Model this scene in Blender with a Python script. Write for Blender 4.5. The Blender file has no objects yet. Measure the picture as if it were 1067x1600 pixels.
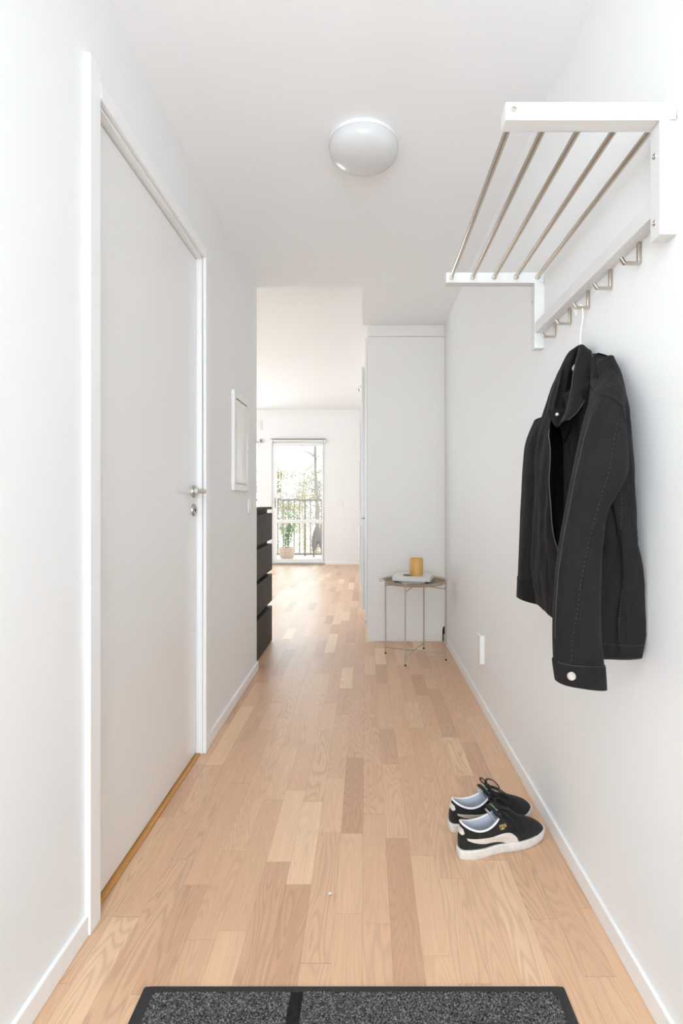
import bpy, bmesh, math, random
from mathutils import Vector, Matrix, noise
import numpy as np

random.seed(7)
sc = bpy.context.scene
COL = sc.collection

# ------------------------------------------------------------------ camera
F = 840.0                     # focal length in pixels of a 1067 x 1600 frame
CX, CY = 572.0, 783.0         # vanishing point of the corridor
EYE = 1.07
cd = bpy.data.cameras.new('camera')
cam = bpy.data.objects.new('camera', cd)
COL.objects.link(cam)
cam.location = (0, 0, EYE)
cam.rotation_euler = (math.pi / 2, 0, 0)
cd.sensor_fit = 'AUTO'
cd.sensor_width = 36.0
cd.lens = F / 1600 * 36.0
cd.shift_x = -(CX - 533.5) / 1600
cd.shift_y = -(800 - CY) / 1600
cd.clip_end = 300
sc.camera = cam

# ------------------------------------------------------------------ world, lights, exposure
w = bpy.data.worlds.new('world')
sc.world = w
w.use_nodes = True
bg = w.node_tree.nodes['Background']
bg.inputs[0].default_value = (0.80, 0.92, 1.0, 1)
bg.inputs[1].default_value = 4.0


def area(name, loc, rot, sx, sy, power, col=(1, 1, 1)):
    l = bpy.data.lights.new(name, 'AREA')
    l.shape = 'RECTANGLE'
    l.size, l.size_y, l.energy, l.color = sx, sy, power, col
    o = bpy.data.objects.new(name, l)
    COL.objects.link(o)
    o.location = loc
    o.rotation_euler = rot
    return o


# added fill light behind the viewer, facing down the corridor
area('rear_fill', (-0.045, -3.1, 1.3), (math.radians(90), 0, 0), 1.2, 2.1, 26, (0.80, 0.905, 1))
# added fill light aimed up at the ceiling behind the camera
area('ceiling_fill', (-0.12, -2.0, 1.0), (math.radians(180 - 30), 0, 0), 0.9, 0.9, 33, (0.80, 0.905, 1))
# added overhead fill light, out of view behind the viewer
area('overhead_fill', (-0.20, -0.6, 2.39), (0, 0, 0), 0.8, 1.1, 14, (0.80, 0.905, 1))
# added fill from the room's unseen left side, then daylight through the far window
area('side_fill', (-4.1, 6.3, 1.5), (0, math.radians(-90), 0), 2.2, 4.2, 6, (0.79, 0.90, 1))
area('far_window_daylight', (-2.55, 8.98, 1.45), (math.radians(-90), 0, 0), 1.25, 1.2, 36, (0.79, 0.90, 1))

vs = sc.view_settings
sc.display_settings.display_device = 'sRGB'
vs.view_transform = 'Standard'
vs.look = 'None'
vs.exposure = 0.14
vs.gamma = 1.0
vs.use_curve_mapping = False
cy = sc.cycles
cy.max_bounces = 14
cy.diffuse_bounces = 9
cy.glossy_bounces = 5
cy.transparent_max_bounces = 12
cy.use_denoising = True
cy.sample_clamp_indirect = 6.0

# ------------------------------------------------------------------ helpers: materials


def mat(name, col, rough=0.5, metal=0.0, bump=0.0, bscale=200.0, var=0.0, vscale=20.0, spec=0.5, sheen=0.0, coat=0.0):
    m = bpy.data.materials.new(name)
    m.use_nodes = True
    nt = m.node_tree
    b = nt.nodes['Principled BSDF']
    b.inputs['Base Color'].default_value = (*col, 1)
    b.inputs['Roughness'].default_value = rough
    b.inputs['Metallic'].default_value = metal
    b.inputs['Specular IOR Level'].default_value = spec
    if sheen:
        b.inputs['Sheen Weight'].default_value = sheen
        b.inputs['Sheen Roughness'].default_value = 0.6
    if coat:
        b.inputs['Coat Weight'].default_value = coat
        b.inputs['Coat Roughness'].default_value = 0.08
    tc = nt.nodes.new('ShaderNodeTexCoord')
    if bump:
        n = nt.nodes.new('ShaderNodeTexNoise')
        n.inputs['Scale'].default_value = bscale
        n.inputs['Detail'].default_value = 4
        bp = nt.nodes.new('ShaderNodeBump')
        bp.inputs['Strength'].default_value = bump
        bp.inputs['Distance'].default_value = 0.002
        nt.links.new(tc.outputs['Object'], n.inputs['Vector'])
        nt.links.new(n.outputs['Fac'], bp.inputs['Height'])
        nt.links.new(bp.outputs['Normal'], b.inputs['Normal'])
    if var:
        n2 = nt.nodes.new('ShaderNodeTexNoise')
        n2.inputs['Scale'].default_value = vscale
        n2.inputs['Detail'].default_value = 5
        r = nt.nodes.new('ShaderNodeMapRange')
        r.inputs[1].default_value = 0.25
        r.inputs[2].default_value = 0.75
        r.inputs[3].default_value = 1 - var
        r.inputs[4].default_value = 1 + var
        mx = nt.nodes.new('ShaderNodeVectorMath')
        mx.operation = 'SCALE'
        mx.inputs[0].default_value = col
        nt.links.new(tc.outputs['Object'], n2.inputs['Vector'])
        nt.links.new(n2.outputs['Fac'], r.inputs[0])
        nt.links.new(r.outputs[0], mx.inputs['Scale'])
        nt.links.new(mx.outputs[0], b.inputs['Base Color'])
    return m


def math_node(nt, op, a, b=None, c=None):
    n = nt.nodes.new('ShaderNodeMath')
    n.operation = op
    for i, v in enumerate((a, b, c)):
        if v is None:
            continue
        if isinstance(v, (int, float)):
            n.inputs[i].default_value = v
        else:
            nt.links.new(v, n.inputs[i])
    return n.outputs[0]


def parquet():
    m = bpy.data.materials.new('oak_parquet')
    m.use_nodes = True
    nt = m.node_tree
    L = nt.links
    b = nt.nodes['Principled BSDF']
    tc = nt.nodes.new('ShaderNodeTexCoord')
    sep = nt.nodes.new('ShaderNodeSeparateXYZ')
    L.new(tc.outputs['Object'], sep.inputs[0])
    X, Y = sep.outputs[0], sep.outputs[1]
    M = lambda op, a, b_=None, c=None: math_node(nt, op, a, b_, c)
    W, LEN = 0.0715, 0.46
    xs = M('DIVIDE', M('ADD', X, 3.013), W)
    row = M('FLOOR', xs)
    wn = nt.nodes.new('ShaderNodeTexWhiteNoise')
    wn.noise_dimensions = '1D'
    L.new(row, wn.inputs['W'])
    ro = M('MULTIPLY', wn.outputs['Value'], 7.31)
    # uneven stave lengths
    wv = M('MULTIPLY', M('SINE', M('ADD', M('MULTIPLY', Y, 5.1), M('MULTIPLY', ro, 3.0))), 0.085)
    ys = M('DIVIDE', M('ADD', M('ADD', Y, ro), wv), LEN)
    cell = M('FLOOR', ys)
    cmb = nt.nodes.new('ShaderNodeCombineXYZ')
    L.new(row, cmb.inputs[0])
    L.new(cell, cmb.inputs[1])
    wn2 = nt.nodes.new('ShaderNodeTexWhiteNoise')
    wn2.noise_dimensions = '3D'
    L.new(cmb.outputs[0], wn2.inputs['Vector'])
    rnd = wn2.outputs['Value']
    ramp = nt.nodes.new('ShaderNodeValToRGB')
    L.new(rnd, ramp.inputs[0])
    e = ramp.color_ramp.elements
    e[0].position, e[0].color = 0.0, (0.52, 0.300, 0.180, 1)
    e[1].position, e[1].color = 1.0, (0.82, 0.600, 0.380, 1)
    for p, c in ((0.15, (0.62, 0.382, 0.235, 1)), (0.5, (0.65, 0.409, 0.252, 1)), (0.8, (0.68, 0.440, 0.272, 1)), (0.92, (0.74, 0.500, 0.315, 1))):
        k = e.new(p)
        k.color = c
    # growth rings: contour lines of a stretched noise, shifted for every stave
    sh = nt.nodes.new('ShaderNodeSeparateColor')
    L.new(wn2.outputs['Color'], sh.inputs[0])
    gv = nt.nodes.new('ShaderNodeCombineXYZ')
    L.new(M('ADD', M('MULTIPLY', X, 15.0), M('MULTIPLY', sh.outputs[0], 90.0)), gv.inputs[0])
    L.new(M('ADD', M('MULTIPLY', Y, 1.5), M('MULTIPLY', sh.outputs[1], 90.0)), gv.inputs[1])
    L.new(M('MULTIPLY', rnd, 40.0), gv.inputs[2])
    n1 = nt.nodes.new('ShaderNodeTexNoise')
    n1.inputs['Scale'].default_value = 1.0
    n1.inputs['Detail'].default_value = 1.5
    n1.inputs['Roughness'].default_value = 0.4
    L.new(gv.outputs[0], n1.inputs['Vector'])
    rings = M('POWER', M('ADD', M('MULTIPLY', M('SINE', M('MULTIPLY', n1.outputs['Fac'], 135.0)), 0.5), 0.5), 2.0)
    # fine pores
    pv = nt.nodes.new('ShaderNodeCombineXYZ')
    L.new(M('MULTIPLY', X, 420.0), pv.inputs[0])
    L.new(M('ADD', M('MULTIPLY', Y, 14.0), M('MULTIPLY', sh.outputs[2], 50.0)), pv.inputs[1])
    n2 = nt.nodes.new('ShaderNodeTexNoise')
    n2.inputs['Scale'].default_value = 1.0
    n2.inputs['Detail'].default_value = 3.0
    L.new(pv.outputs[0], n2.inputs['Vector'])
    # broad tone within a stave
    bv = nt.nodes.new('ShaderNodeCombineXYZ')
    L.new(M('MULTIPLY', X, 40.0), bv.inputs[0])
    L.new(M('ADD', M('MULTIPLY', Y, 2.0), M('MULTIPLY', rnd, 60.0)), bv.inputs[1])
    n3 = nt.nodes.new('ShaderNodeTexNoise')
    n3.inputs['Scale'].default_value = 1.0
    L.new(bv.outputs[0], n3.inputs['Vector'])
    ringamt = M('MULTIPLY', M('POWER', sh.outputs[1], 1.0), 0.16)
    k = M('SUBTRACT', 1.18, M('MULTIPLY', rings, M('ADD', ringamt, 0.05)))
    k = M('SUBTRACT', k, M('MULTIPLY', n2.outputs['Fac'], 0.20))
    k = M('ADD', k, M('MULTIPLY', M('SUBTRACT', n3.outputs['Fac'], 0.5), 0.16))
    # seams
    fx = M('FRACT', xs)
    ex = M('MINIMUM', fx, M('SUBTRACT', 1.0, fx))
    fy = M('FRACT', ys)
    ey = M('MINIMUM', fy, M('SUBTRACT', 1.0, fy))
    sx = M('LESS_THAN', ex, 0.010)
    sy = M('LESS_THAN', ey, 0.0020)
    r3 = M('LESS_THAN', M('FRACT', M('DIVIDE', M('ADD', row, 0.5), 3.0)), 0.3)   # every third joint is a board joint
    seam = M('MAXIMUM', M('MULTIPLY', sx, M('ADD', 0.12, M('MULTIPLY', r3, 0.16))), M('MULTIPLY', sy, 0.22))
    k = M('MULTIPLY', k, M('SUBTRACT', 1.0, seam))
    sc_ = nt.nodes.new('ShaderNodeVectorMath')
    sc_.operation = 'SCALE'
    L.new(ramp.outputs[0], sc_.inputs[0])
    L.new(k, sc_.inputs['Scale'])
    L.new(sc_.outputs[0], b.inputs['Base Color'])
    b.inputs['Roughness'].default_value = 0.36
    b.inputs['Specular IOR Level'].default_value = 0.6
    b.inputs['Coat Weight'].default_value = 0.2
    b.inputs['Coat Roughness'].default_value = 0.30
    bp = nt.nodes.new('ShaderNodeBump')
    bp.inputs['Strength'].default_value = 0.12
    bp.inputs['Distance'].default_value = 0.001
    L.new(k, bp.inputs['Height'])
    L.new(bp.outputs['Normal'], b.inputs['Normal'])
    return m


def speckle(name, cols, scale, rough=1.0, bump=0.0):
    m = bpy.data.materials.new(name)
    m.use_nodes = True
    nt = m.node_tree
    b = nt.nodes['Principled BSDF']
    b.inputs['Roughness'].default_value = rough
    b.inputs['Specular IOR Level'].default_value = 0.1
    tc = nt.nodes.new('ShaderNodeTexCoord')
    v = nt.nodes.new('ShaderNodeTexVoronoi')
    v.inputs['Scale'].default_value = scale
    s = nt.nodes.new('ShaderNodeSeparateColor')
    r = nt.nodes.new('ShaderNodeValToRGB')
    nt.links.new(tc.outputs['Object'], v.inputs['Vector'])
    nt.links.new(v.outputs['Color'], s.inputs[0])
    nt.links.new(s.outputs[0], r.inputs[0])
    nt.links.new(r.outputs[0], b.inputs['Base Color'])
    e = r.color_ramp.elements
    e[0].position, e[0].color = 0.0, (*cols[0], 1)
    e[1].position, e[1].color = 1.0, (*cols[-1], 1)
    for i, c in enumerate(cols[1:-1]):
        k = e.new((i + 1) / (len(cols) - 1))
        k.color = (*c, 1)
    return m


def glass_mat():
    m = bpy.data.materials.new('window_glass')
    m.use_nodes = True
    nt = m.node_tree
    nt.nodes.remove(nt.nodes['Principled BSDF'])
    out = nt.nodes['Material Output']
    t = nt.nodes.new('ShaderNodeBsdfTransparent')
    t.inputs[0].default_value = (0.97, 0.985, 0.98, 1)
    g = nt.nodes.new('ShaderNodeBsdfGlossy')
    g.inputs['Roughness'].default_value = 0.02
    f = nt.nodes.new('ShaderNodeFresnel')
    f.inputs[0].default_value = 1.45
    mx = nt.nodes.new('ShaderNodeMixShader')
    nt.links.new(f.outputs[0], mx.inputs[0])
    nt.links.new(t.outputs[0], mx.inputs[1])
    nt.links.new(g.outputs[0], mx.inputs[2])
    nt.links.new(mx.outputs[0], out.inputs[0])
    return m


def grain_mat(name, c0, c1, sx, sy, sz, rough=0.5):
    m = bpy.data.materials.new(name)
    m.use_nodes = True
    nt = m.node_tree
    b = nt.nodes['Principled BSDF']
    b.inputs['Roughness'].default_value = rough
    tc = nt.nodes.new('ShaderNodeTexCoord')
    mp = nt.nodes.new('ShaderNodeMapping')
    mp.inputs['Scale'].default_value = (sx, sy, sz)
    n = nt.nodes.new('ShaderNodeTexNoise')
    n.inputs['Scale'].default_value = 1
    n.inputs['Detail'].default_value = 5
    r = nt.nodes.new('ShaderNodeValToRGB')
    r.color_ramp.elements[0].position = 0.35
    r.color_ramp.elements[1].position = 0.68
    r.color_ramp.elements[0].color = (*c0, 1)
    r.color_ramp.elements[1].color = (*c1, 1)
    nt.links.new(tc.outputs['Object'], mp.inputs[0])
    nt.links.new(mp.outputs[0], n.inputs['Vector'])
    nt.links.new(n.outputs['Fac'], r.inputs[0])
    nt.links.new(r.outputs[0], b.inputs['Base Color'])
    return m


def denim_mat(name, col, rib=False):
    m = bpy.data.materials.new(name)
    m.use_nodes = True
    nt = m.node_tree
    L = nt.links
    b = nt.nodes['Principled BSDF']
    b.inputs['Roughness'].default_value = 0.95
    b.inputs['Specular IOR Level'].default_value = 0.15
    b.inputs['Sheen Weight'].default_value = 0.03
    b.inputs['Sheen Roughness'].default_value = 0.5
    tc = nt.nodes.new('ShaderNodeTexCoord')
    n = nt.nodes.new('ShaderNodeTexNoise')
    n.inputs['Scale'].default_value = 9
    n.inputs['Detail'].default_value = 6
    n.inputs['Roughness'].default_value = 0.65
    n2 = nt.nodes.new('ShaderNodeTexNoise')
    n2.inputs['Scale'].default_value = 900
    n2.inputs['Detail'].default_value = 2
    L.new(tc.outputs['Object'], n.inputs['Vector'])
    L.new(tc.outputs['Object'], n2.inputs['Vector'])
    k = math_node(nt, 'ADD', math_node(nt, 'MULTIPLY', n.outputs['Fac'], 0.9), math_node(nt, 'MULTIPLY', n2.outputs['Fac'], 0.9))
    k = math_node(nt, 'ADD', k, 0.1)
    s = nt.nodes.new('ShaderNodeVectorMath')
    s.operation = 'SCALE'
    s.inputs[0].default_value = col
    L.new(k, s.inputs['Scale'])
    L.new(s.outputs[0], b.inputs['Base Color'])
    mp3 = nt.nodes.new('ShaderNodeMapping')
    mp3.inputs['Scale'].default_value = (30, 30, 12)
    n3 = nt.nodes.new('ShaderNodeTexNoise')
    n3.inputs['Scale'].default_value = 1.0
    n3.inputs['Detail'].default_value = 3
    L.new(tc.outputs['Object'], mp3.inputs[0])
    L.new(mp3.outputs[0], n3.inputs['Vector'])
    bp3 = nt.nodes.new('ShaderNodeBump')
    bp3.inputs['Strength'].default_value = 0.55
    bp3.inputs['Distance'].default_value = 0.012
    L.new(n3.outputs['Fac'], bp3.inputs['Height'])
    bp = nt.nodes.new('ShaderNodeBump')
    L.new(bp3.outputs['Normal'], bp.inputs['Normal'])
    bp.inputs['Strength'].default_value = 0.35
    bp.inputs['Distance'].default_value = 0.0015
    L.new(n2.outputs['Fac'], bp.inputs['Height'])
    L.new(bp.outputs['Normal'], b.inputs['Normal'])
    return m


WALL = mat('wall_paint', (0.84, 0.842, 0.838), 0.62, bump=0.06, bscale=350)
CEIL = mat('ceiling_paint', (0.875, 0.89, 0.91), 0.8, bump=0.03, bscale=250)
TRIM = mat('trim_paint', (0.86, 0.86, 0.855), 0.38)
DOORP = mat('door_paint', (0.83, 0.825, 0.81), 0.22, bump=0.02, bscale=60)
FLOOR = parquet()
OAKSTRIP = grain_mat('oak_threshold', (0.42, 0.19, 0.045), (0.58, 0.29, 0.08), 60, 4, 60, 0.4)
STEEL = mat('brushed_steel', (0.56, 0.505, 0.44), 0.2, 1.0, bump=0.02, bscale=300)
STEELD = mat('satin_steel', (0.52, 0.49, 0.44), 0.34, 1.0)
RACK = mat('white_lacquer', (0.72, 0.72, 0.715), 0.35)
WPLAST = mat('white_plastic', (0.84, 0.835, 0.82), 0.35)
OFFPLAST = mat('aged_plastic', (0.72, 0.68, 0.60), 0.4)
GLOSSP = mat('glossy_plastic', (0.80, 0.785, 0.76), 0.10)
OPAL = mat('opal_glass', (0.66, 0.665, 0.67), 0.22)
DENIM = denim_mat('black_denim', (0.0135, 0.0122, 0.0118))
DENIMD = denim_mat('black_denim_shaded', (0.0045, 0.0042, 0.0042))  # darker copy of the denim, inside shade put into the colour
STITCH = mat('dark_thread', (0.05, 0.047, 0.045), 0.9)
SEAMD = mat('seam_thread', (0.004, 0.004, 0.004), 0.95)
EDGE = mat('worn_edge_thread', (0.10, 0.095, 0.09), 0.95)
BUTTON = mat('zinc_button', (0.40, 0.375, 0.335), 0.38, 1.0, bump=0.3, bscale=500)
HANGW = mat('white_coated_wire', (0.85, 0.84, 0.82), 0.35)
SUEDE = mat('black_suede', (0.020, 0.019, 0.018), 0.95, bump=0.5, bscale=600, var=0.45, vscale=60, spec=0.1, sheen=0.08)
STRIPE = mat('off_white_leather', (0.66, 0.61, 0.55), 0.5, bump=0.1, bscale=500, var=0.06, vscale=60)
SOLE = mat('worn_white_rubber', (0.66, 0.62, 0.57), 0.65, bump=0.25, bscale=400, var=0.12, vscale=70)
LINING = mat('pale_grey_lining', (0.48, 0.51, 0.57), 0.95, bump=0.25, bscale=700)
PIPING = mat('white_piping', (0.82, 0.79, 0.80), 0.7)
INSOLE = mat('black_insole', (0.012, 0.012, 0.013), 0.9)
LACE = mat('black_lace', (0.014, 0.0135, 0.013), 0.85, bump=0.4, bscale=900)
GOLD = mat('gold_foil', (0.80, 0.58, 0.20), 0.35, 0.6)
GREEN = mat('green_label', (0.03, 0.30, 0.12), 0.6)
LABELW = mat('label_white', (0.8, 0.8, 0.78), 0.7)
BEIGE = mat('beige_powder_coat', (0.43, 0.365, 0.285), 0.38)
TRAYTAN = mat('tan_tray_shade', (0.27, 0.195, 0.115), 0.4, var=0.06, vscale=30)  # inside shade and tan reflection of the tray put into the colour
PAPER = mat('paper_pages', (0.74, 0.72, 0.68), 0.8, bump=0.3, bscale=600)
COVERW = mat('white_book_cover', (0.76, 0.745, 0.71), 0.45)
COVERG = mat('grey_magazine_cover', (0.30, 0.30, 0.305), 0.4)
COVERD = mat('dark_magazine_cover', (0.10, 0.10, 0.105), 0.4)
AMBER = mat('amber_wax', (0.66, 0.37, 0.115), 0.45, var=0.10, vscale=90)
COASTER = mat('dark_coaster', (0.14, 0.13, 0.12), 0.4)
BLACKWOOD = grain_mat('black_brown_veneer', (0.010, 0.009, 0.008), (0.045, 0.038, 0.032), 150, 40, 12, 0.7)
BLACK = mat('black_void', (0.008, 0.008, 0.008), 0.8)
RUBBER = mat('mat_rubber', (0.018, 0.018, 0.019), 0.55, bump=0.2, bscale=300)
PILE = speckle('mat_pile', [(0.012, 0.012, 0.012), (0.04, 0.038, 0.037), (0.075, 0.070, 0.067), (0.12, 0.113, 0.108), (0.25, 0.24, 0.23)], 420)
PILEB = mat('mat_black_stripe', (0.008, 0.008, 0.008), 1.0)
KITCH = mat('kitchen_front', (0.82, 0.815, 0.80), 0.3)
PANEL = mat('cabinet_panel', (0.79, 0.775, 0.75), 0.45)
FRIDGE = mat('fridge_white', (0.84, 0.84, 0.84), 0.25)
PVC = mat('white_window_frame', (0.84, 0.855, 0.87), 0.3)
GLASS = glass_mat()
BLIND = mat('roller_blind_fabric', (0.82, 0.84, 0.82), 0.8)
ALU = mat('grey_aluminium', (0.28, 0.28, 0.27), 0.45)
BROWNP = mat('brown_railing_paint', (0.23, 0.172, 0.150), 0.6)
TERRA = mat('terracotta', (0.52, 0.36, 0.275), 0.85, bump=0.2, bscale=80, var=0.12, vscale=20)
LEAFD = mat('plant_leaf', (0.20, 0.28, 0.15), 0.6)
LEAFY = mat('autumn_leaf', (0.33, 0.285, 0.165), 0.7)
LEAFG = mat('pine_needle', (0.22, 0.205, 0.13), 0.8)
BARK = mat('pine_bark', (0.20, 0.155, 0.14), 0.9, bump=0.5, bscale=30)
BARKB = mat('pale_bark', (0.40, 0.33, 0.26), 0.9, bump=0.3, bscale=30)
CLOTHG = mat('grey_brown_canvas', (0.20, 0.165, 0.152), 0.9, bump=0.2, bscale=200)
DECK = mat('balcony_deck', (0.5, 0.46, 0.42), 0.8, bump=0.3, bscale=50)
LAWN = mat('pale_grass', (0.6, 0.56, 0.42), 0.95, bump=0.3, bscale=8)

# ------------------------------------------------------------------ helpers: meshes
WLOC = {}


def P(x, y, Y):
    """the point at depth Y seen in the photograph's pixel (x, y)"""
    return Vector(((x - CX) / F * Y, Y, EYE - (y - CY) / F * Y))


def tag(o, label=None, cat=None, group=None, kind=None):
    if label:
        o['label'] = label
    if cat:
        o['category'] = cat
    if group:
        o['group'] = group
    if kind:
        o['kind'] = kind
    return o


def thing(name, loc, label, cat, group=None, rz=0.0):
    o = bpy.data.objects.new(name, None)
    COL.objects.link(o)
    o.location = loc
    o.rotation_euler = (0, 0, rz)
    o.empty_display_size = 0.05
    WLOC[o.name] = Vector(loc)
    return tag(o, label, cat, group)


class MB:
    def __init__(self):
        self.bm = bmesh.new()

    def box(self, x0, x1, y0, y1, z0, z1, rot=None):
        vs_ = [self.bm.verts.new(p) for p in ((x0, y0, z0), (x1, y0, z0), (x1, y1, z0), (x0, y1, z0), (x0, y0, z1), (x1, y0, z1), (x1, y1, z1), (x0, y1, z1))]
        if rot:
            c, a = Vector(rot[0]), Matrix.Rotation(rot[1], 3, rot[2])
            for v in vs_:
                v.co = c + a @ (v.co - c)
        for f in ((0, 3, 2, 1), (4, 5, 6, 7), (0, 1, 5, 4), (1, 2, 6, 5), (2, 3, 7, 6), (3, 0, 4, 7)):
            self.bm.faces.new([vs_[i] for i in f])
        return self

    def prism(self, pts, axis, a0, a1):
        """outline pts (2D) swept along an axis from a0 to a1"""
        def mk(u, v, t):
            return {'x': (t, u, v), 'y': (u, t, v), 'z': (u, v, t)}[axis]
        A = [self.bm.verts.new(mk(u, v, a0)) for u, v in pts]
        B = [self.bm.verts.new(mk(u, v, a1)) for u, v in pts]
        n = len(pts)
        self.bm.faces.new(A)
        self.bm.faces.new(B[::-1])
        for i in range(n):
            self.bm.faces.new((A[i], B[i], B[(i + 1) % n], A[(i + 1) % n]))
        return self

    def grid(self, rows, close_u=False, close_v=False, cap0=False, cap1=False):
        V = [[self.bm.verts.new(p) for p in r] for r in rows]
        nr, nc = len(V), len(V[0])
        for i in range(nr if close_v else nr - 1):
            for j in range(nc if close_u else nc - 1):
                a, b_, c, d = V[i][j], V[i][(j + 1) % nc], V[(i + 1) % nr][(j + 1) % nc], V[(i + 1) % nr][j]
                try:
                    self.bm.faces.new((a, b_, c, d))
                except ValueError:
                    pass
        if cap0:
            self.bm.faces.new(V[0][::-1])
        if cap1:
            self.bm.faces.new(V[-1])
        return self

    def tube(self, pts, r, seg=8, closed=False, flat=None):
        pts = [Vector(p) for p in pts]
        n = len(pts)
        rr = r if isinstance(r, (list, tuple)) else [r] * n
        rows = []
        up = None
        for i in range(n):
            a = pts[(i - 1) % n] if (closed or i > 0) else pts[i]
            b_ = pts[(i + 1) % n] if (closed or i < n - 1) else pts[i]
            t = (b_ - a)
            t = t.normalized() if t.length > 1e-9 else Vector((0, 0, 1))
            if up is None:
                up = Vector((0, 0, 1)) if abs(t.z) < 0.9 else Vector((1, 0, 0))
            s = t.cross(up)
            if s.length < 1e-6:
                s = t.cross(Vector((1, 0.3, 0)))
            s.normalize()
            up = s.cross(t).normalized()
            fl = flat or 1.0
            rows.append([pts[i] + (s * math.cos(2 * math.pi * k / seg) + up * fl * math.sin(2 * math.pi * k / seg)) * rr[i] for k in range(seg)])
        return self.grid(rows, close_u=True, close_v=closed, cap0=not closed, cap1=not closed)

    def lathe(self, prof, c, seg=48, axis='z'):
        """prof: (radius, height) pairs around an axis through c"""
        c = Vector(c)
        rows = []
        for r, h in prof:
            ring = []
            for k in range(seg):
                a = 2 * math.pi * k / seg
                u, v = max(r, 1e-5) * math.cos(a), max(r, 1e-5) * math.sin(a)
                ring.append(c + Vector({'z': (u, v, h), 'x': (h, u, v), 'y': (u, h, v)}[axis]))
            rows.append(ring)
        return self.grid(rows, close_u=True)

    def build(self, name, m, parent=None, smooth=False, bevel=0.0, bseg=2, solid=0.0, soff=-1.0, sub=0, local=False, merge=True, angle=None):
        if merge:
            bmesh.ops.remove_doubles(self.bm, verts=self.bm.verts, dist=1e-6)
        bmesh.ops.recalc_face_normals(self.bm, faces=self.bm.faces)
        me = bpy.data.meshes.new(name)
        if parent is not None and not local:
            off = WLOC[parent.name]
            for v in self.bm.verts:
                v.co -= off
        self.bm.to_mesh(me)
        self.bm.free()
        me.materials.append(m)
        if smooth:
            for p in me.polygons:
                p.use_smooth = True
        o = bpy.data.objects.new(name, me)
        COL.objects.link(o)
        if parent is not None:
            o.parent = parent
            WLOC[o.name] = WLOC[parent.name].copy()
        else:
            WLOC[o.name] = Vector((0, 0, 0))
        if solid:
            md = o.modifiers.new('thickness', 'SOLIDIFY')
            md.thickness = solid
            md.offset = soff
        if bevel:
            md = o.modifiers.new('edges', 'BEVEL')
            md.width = bevel
            md.segments = bseg
            md.limit_method = 'ANGLE'
            md.angle_limit = math.radians(40)
        if sub:
            md = o.modifiers.new('smoothing', 'SUBSURF')
            md.levels = md.render_levels = sub
        if angle:
            me.set_sharp_from_angle(angle=math.radians(angle))
        return o


def struct(name, mb, m, label=None, **k):
    o = mb.build(name, m, **k)
    o['kind'] = 'structure'
    if label:
        tag(o, label, name.split('_')[0])
    return o


def catmull(pts, n, closed=False):
    """n samples of a Catmull-Rom curve through pts (arrays of equal length)"""
    P_ = np.array(pts, float)
    m = len(P_)
    out = []
    segs = m if closed else m - 1
    for s in range(n):
        t = s * segs / (n if closed else n - 1)
        i = min(int(t), segs - 1)
        u = t - i
        g = lambda k: P_[k % m] if closed else P_[min(max(k, 0), m - 1)]
        a, b_, c, d = g(i - 1), g(i), g(i + 1), g(i + 2)
        out.append(0.5 * (2 * b_ + (c - a) * u + (2 * a - 5 * b_ + 4 * c - d) * u * u + (-a + 3 * b_ - 3 * c + d) * u ** 3))
    return np.array(out)


# ------------------------------------------------------------------ the setting
H = 2.415                      # corridor ceiling
HR = 2.62                      # living room ceiling
XL, XR = -0.693, 0.602         # corridor walls
YF = 9.08                      # far wall
YE = 3.404                     # end of the corridor's left wall
DY0, DY1, DZ = 1.365, 2.290, 2.105   # door opening in the left wall

struct('floor', MB().box(-4.3, 0.8, -3.2, YF + 0.02, -0.12, 0.0), FLOOR)
m = MB()
m.box(XL - 0.12, XL, -3.2, DY0, 0, H).box(XL - 0.12, XL, DY1, YE, 0, H).box(XL - 0.12, XL, DY0, DY1, DZ, H)
m.box(XL - 0.12, XL, -3.2, YE, H, HR + 0.2)
struct('wall_left', m, WALL)
struct('wall_right', MB().box(XR, XR + 0.2, -3.2, YF, 0, HR + 0.2), WALL)
struct('wall_room_front', MB().box(-4.3, XL - 0.12, YE - 0.12, YE, 0, HR + 0.2), WALL)
# corridor ceiling, lower than the room's, running on over the cabinet on the right
struct('ceiling', MB().box(XL, XR, -3.2, 3.385, H, HR + 0.2).box(-0.028, XR, 3.385, 4.125, H, HR + 0.2), CEIL)
struct('ceiling_room', MB().box(-4.3, XL - 0.12, YE, YF, HR, HR + 0.2).box(XL - 0.12, -0.028, 3.385, YF, HR, HR + 0.2).box(-0.028, XR, 4.125, YF, HR, HR + 0.2), CEIL)
# far wall with the balcony door and a window
BX0, BX1, BZ = -1.594, -0.686, 2.108
WX0, WX1 = -3.2, -1.815
m = MB()
m.box(BX1, XR, YF, YF + 0.24, 0, HR).box(WX1, BX0, YF, YF + 0.24, 0, HR)
m.box(-4.3, WX0, YF, YF + 0.24, 0, HR).box(WX0, WX1, YF, YF + 0.24, 0, 0.8)
m.box(WX0, WX1, YF, YF + 0.24, BZ, HR).box(BX0, BX1, YF, YF + 0.24, BZ, HR)
struct('wall_far', m, WALL)
m = MB()
m.box(-4.42, -4.3, YE - 0.12, 4.2, 0, HR).box(-4.42, -4.3, 8.4, YF + 0.24, 0, HR).box(-4.42, -4.3, 4.2, 8.4, 0, 0.4).box(-4.42, -4.3, 4.2, 8.4, 2.4, HR)  # unseen side wall, its wide opening made to let light in
struct('wall_room_left', m, WALL)
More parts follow.
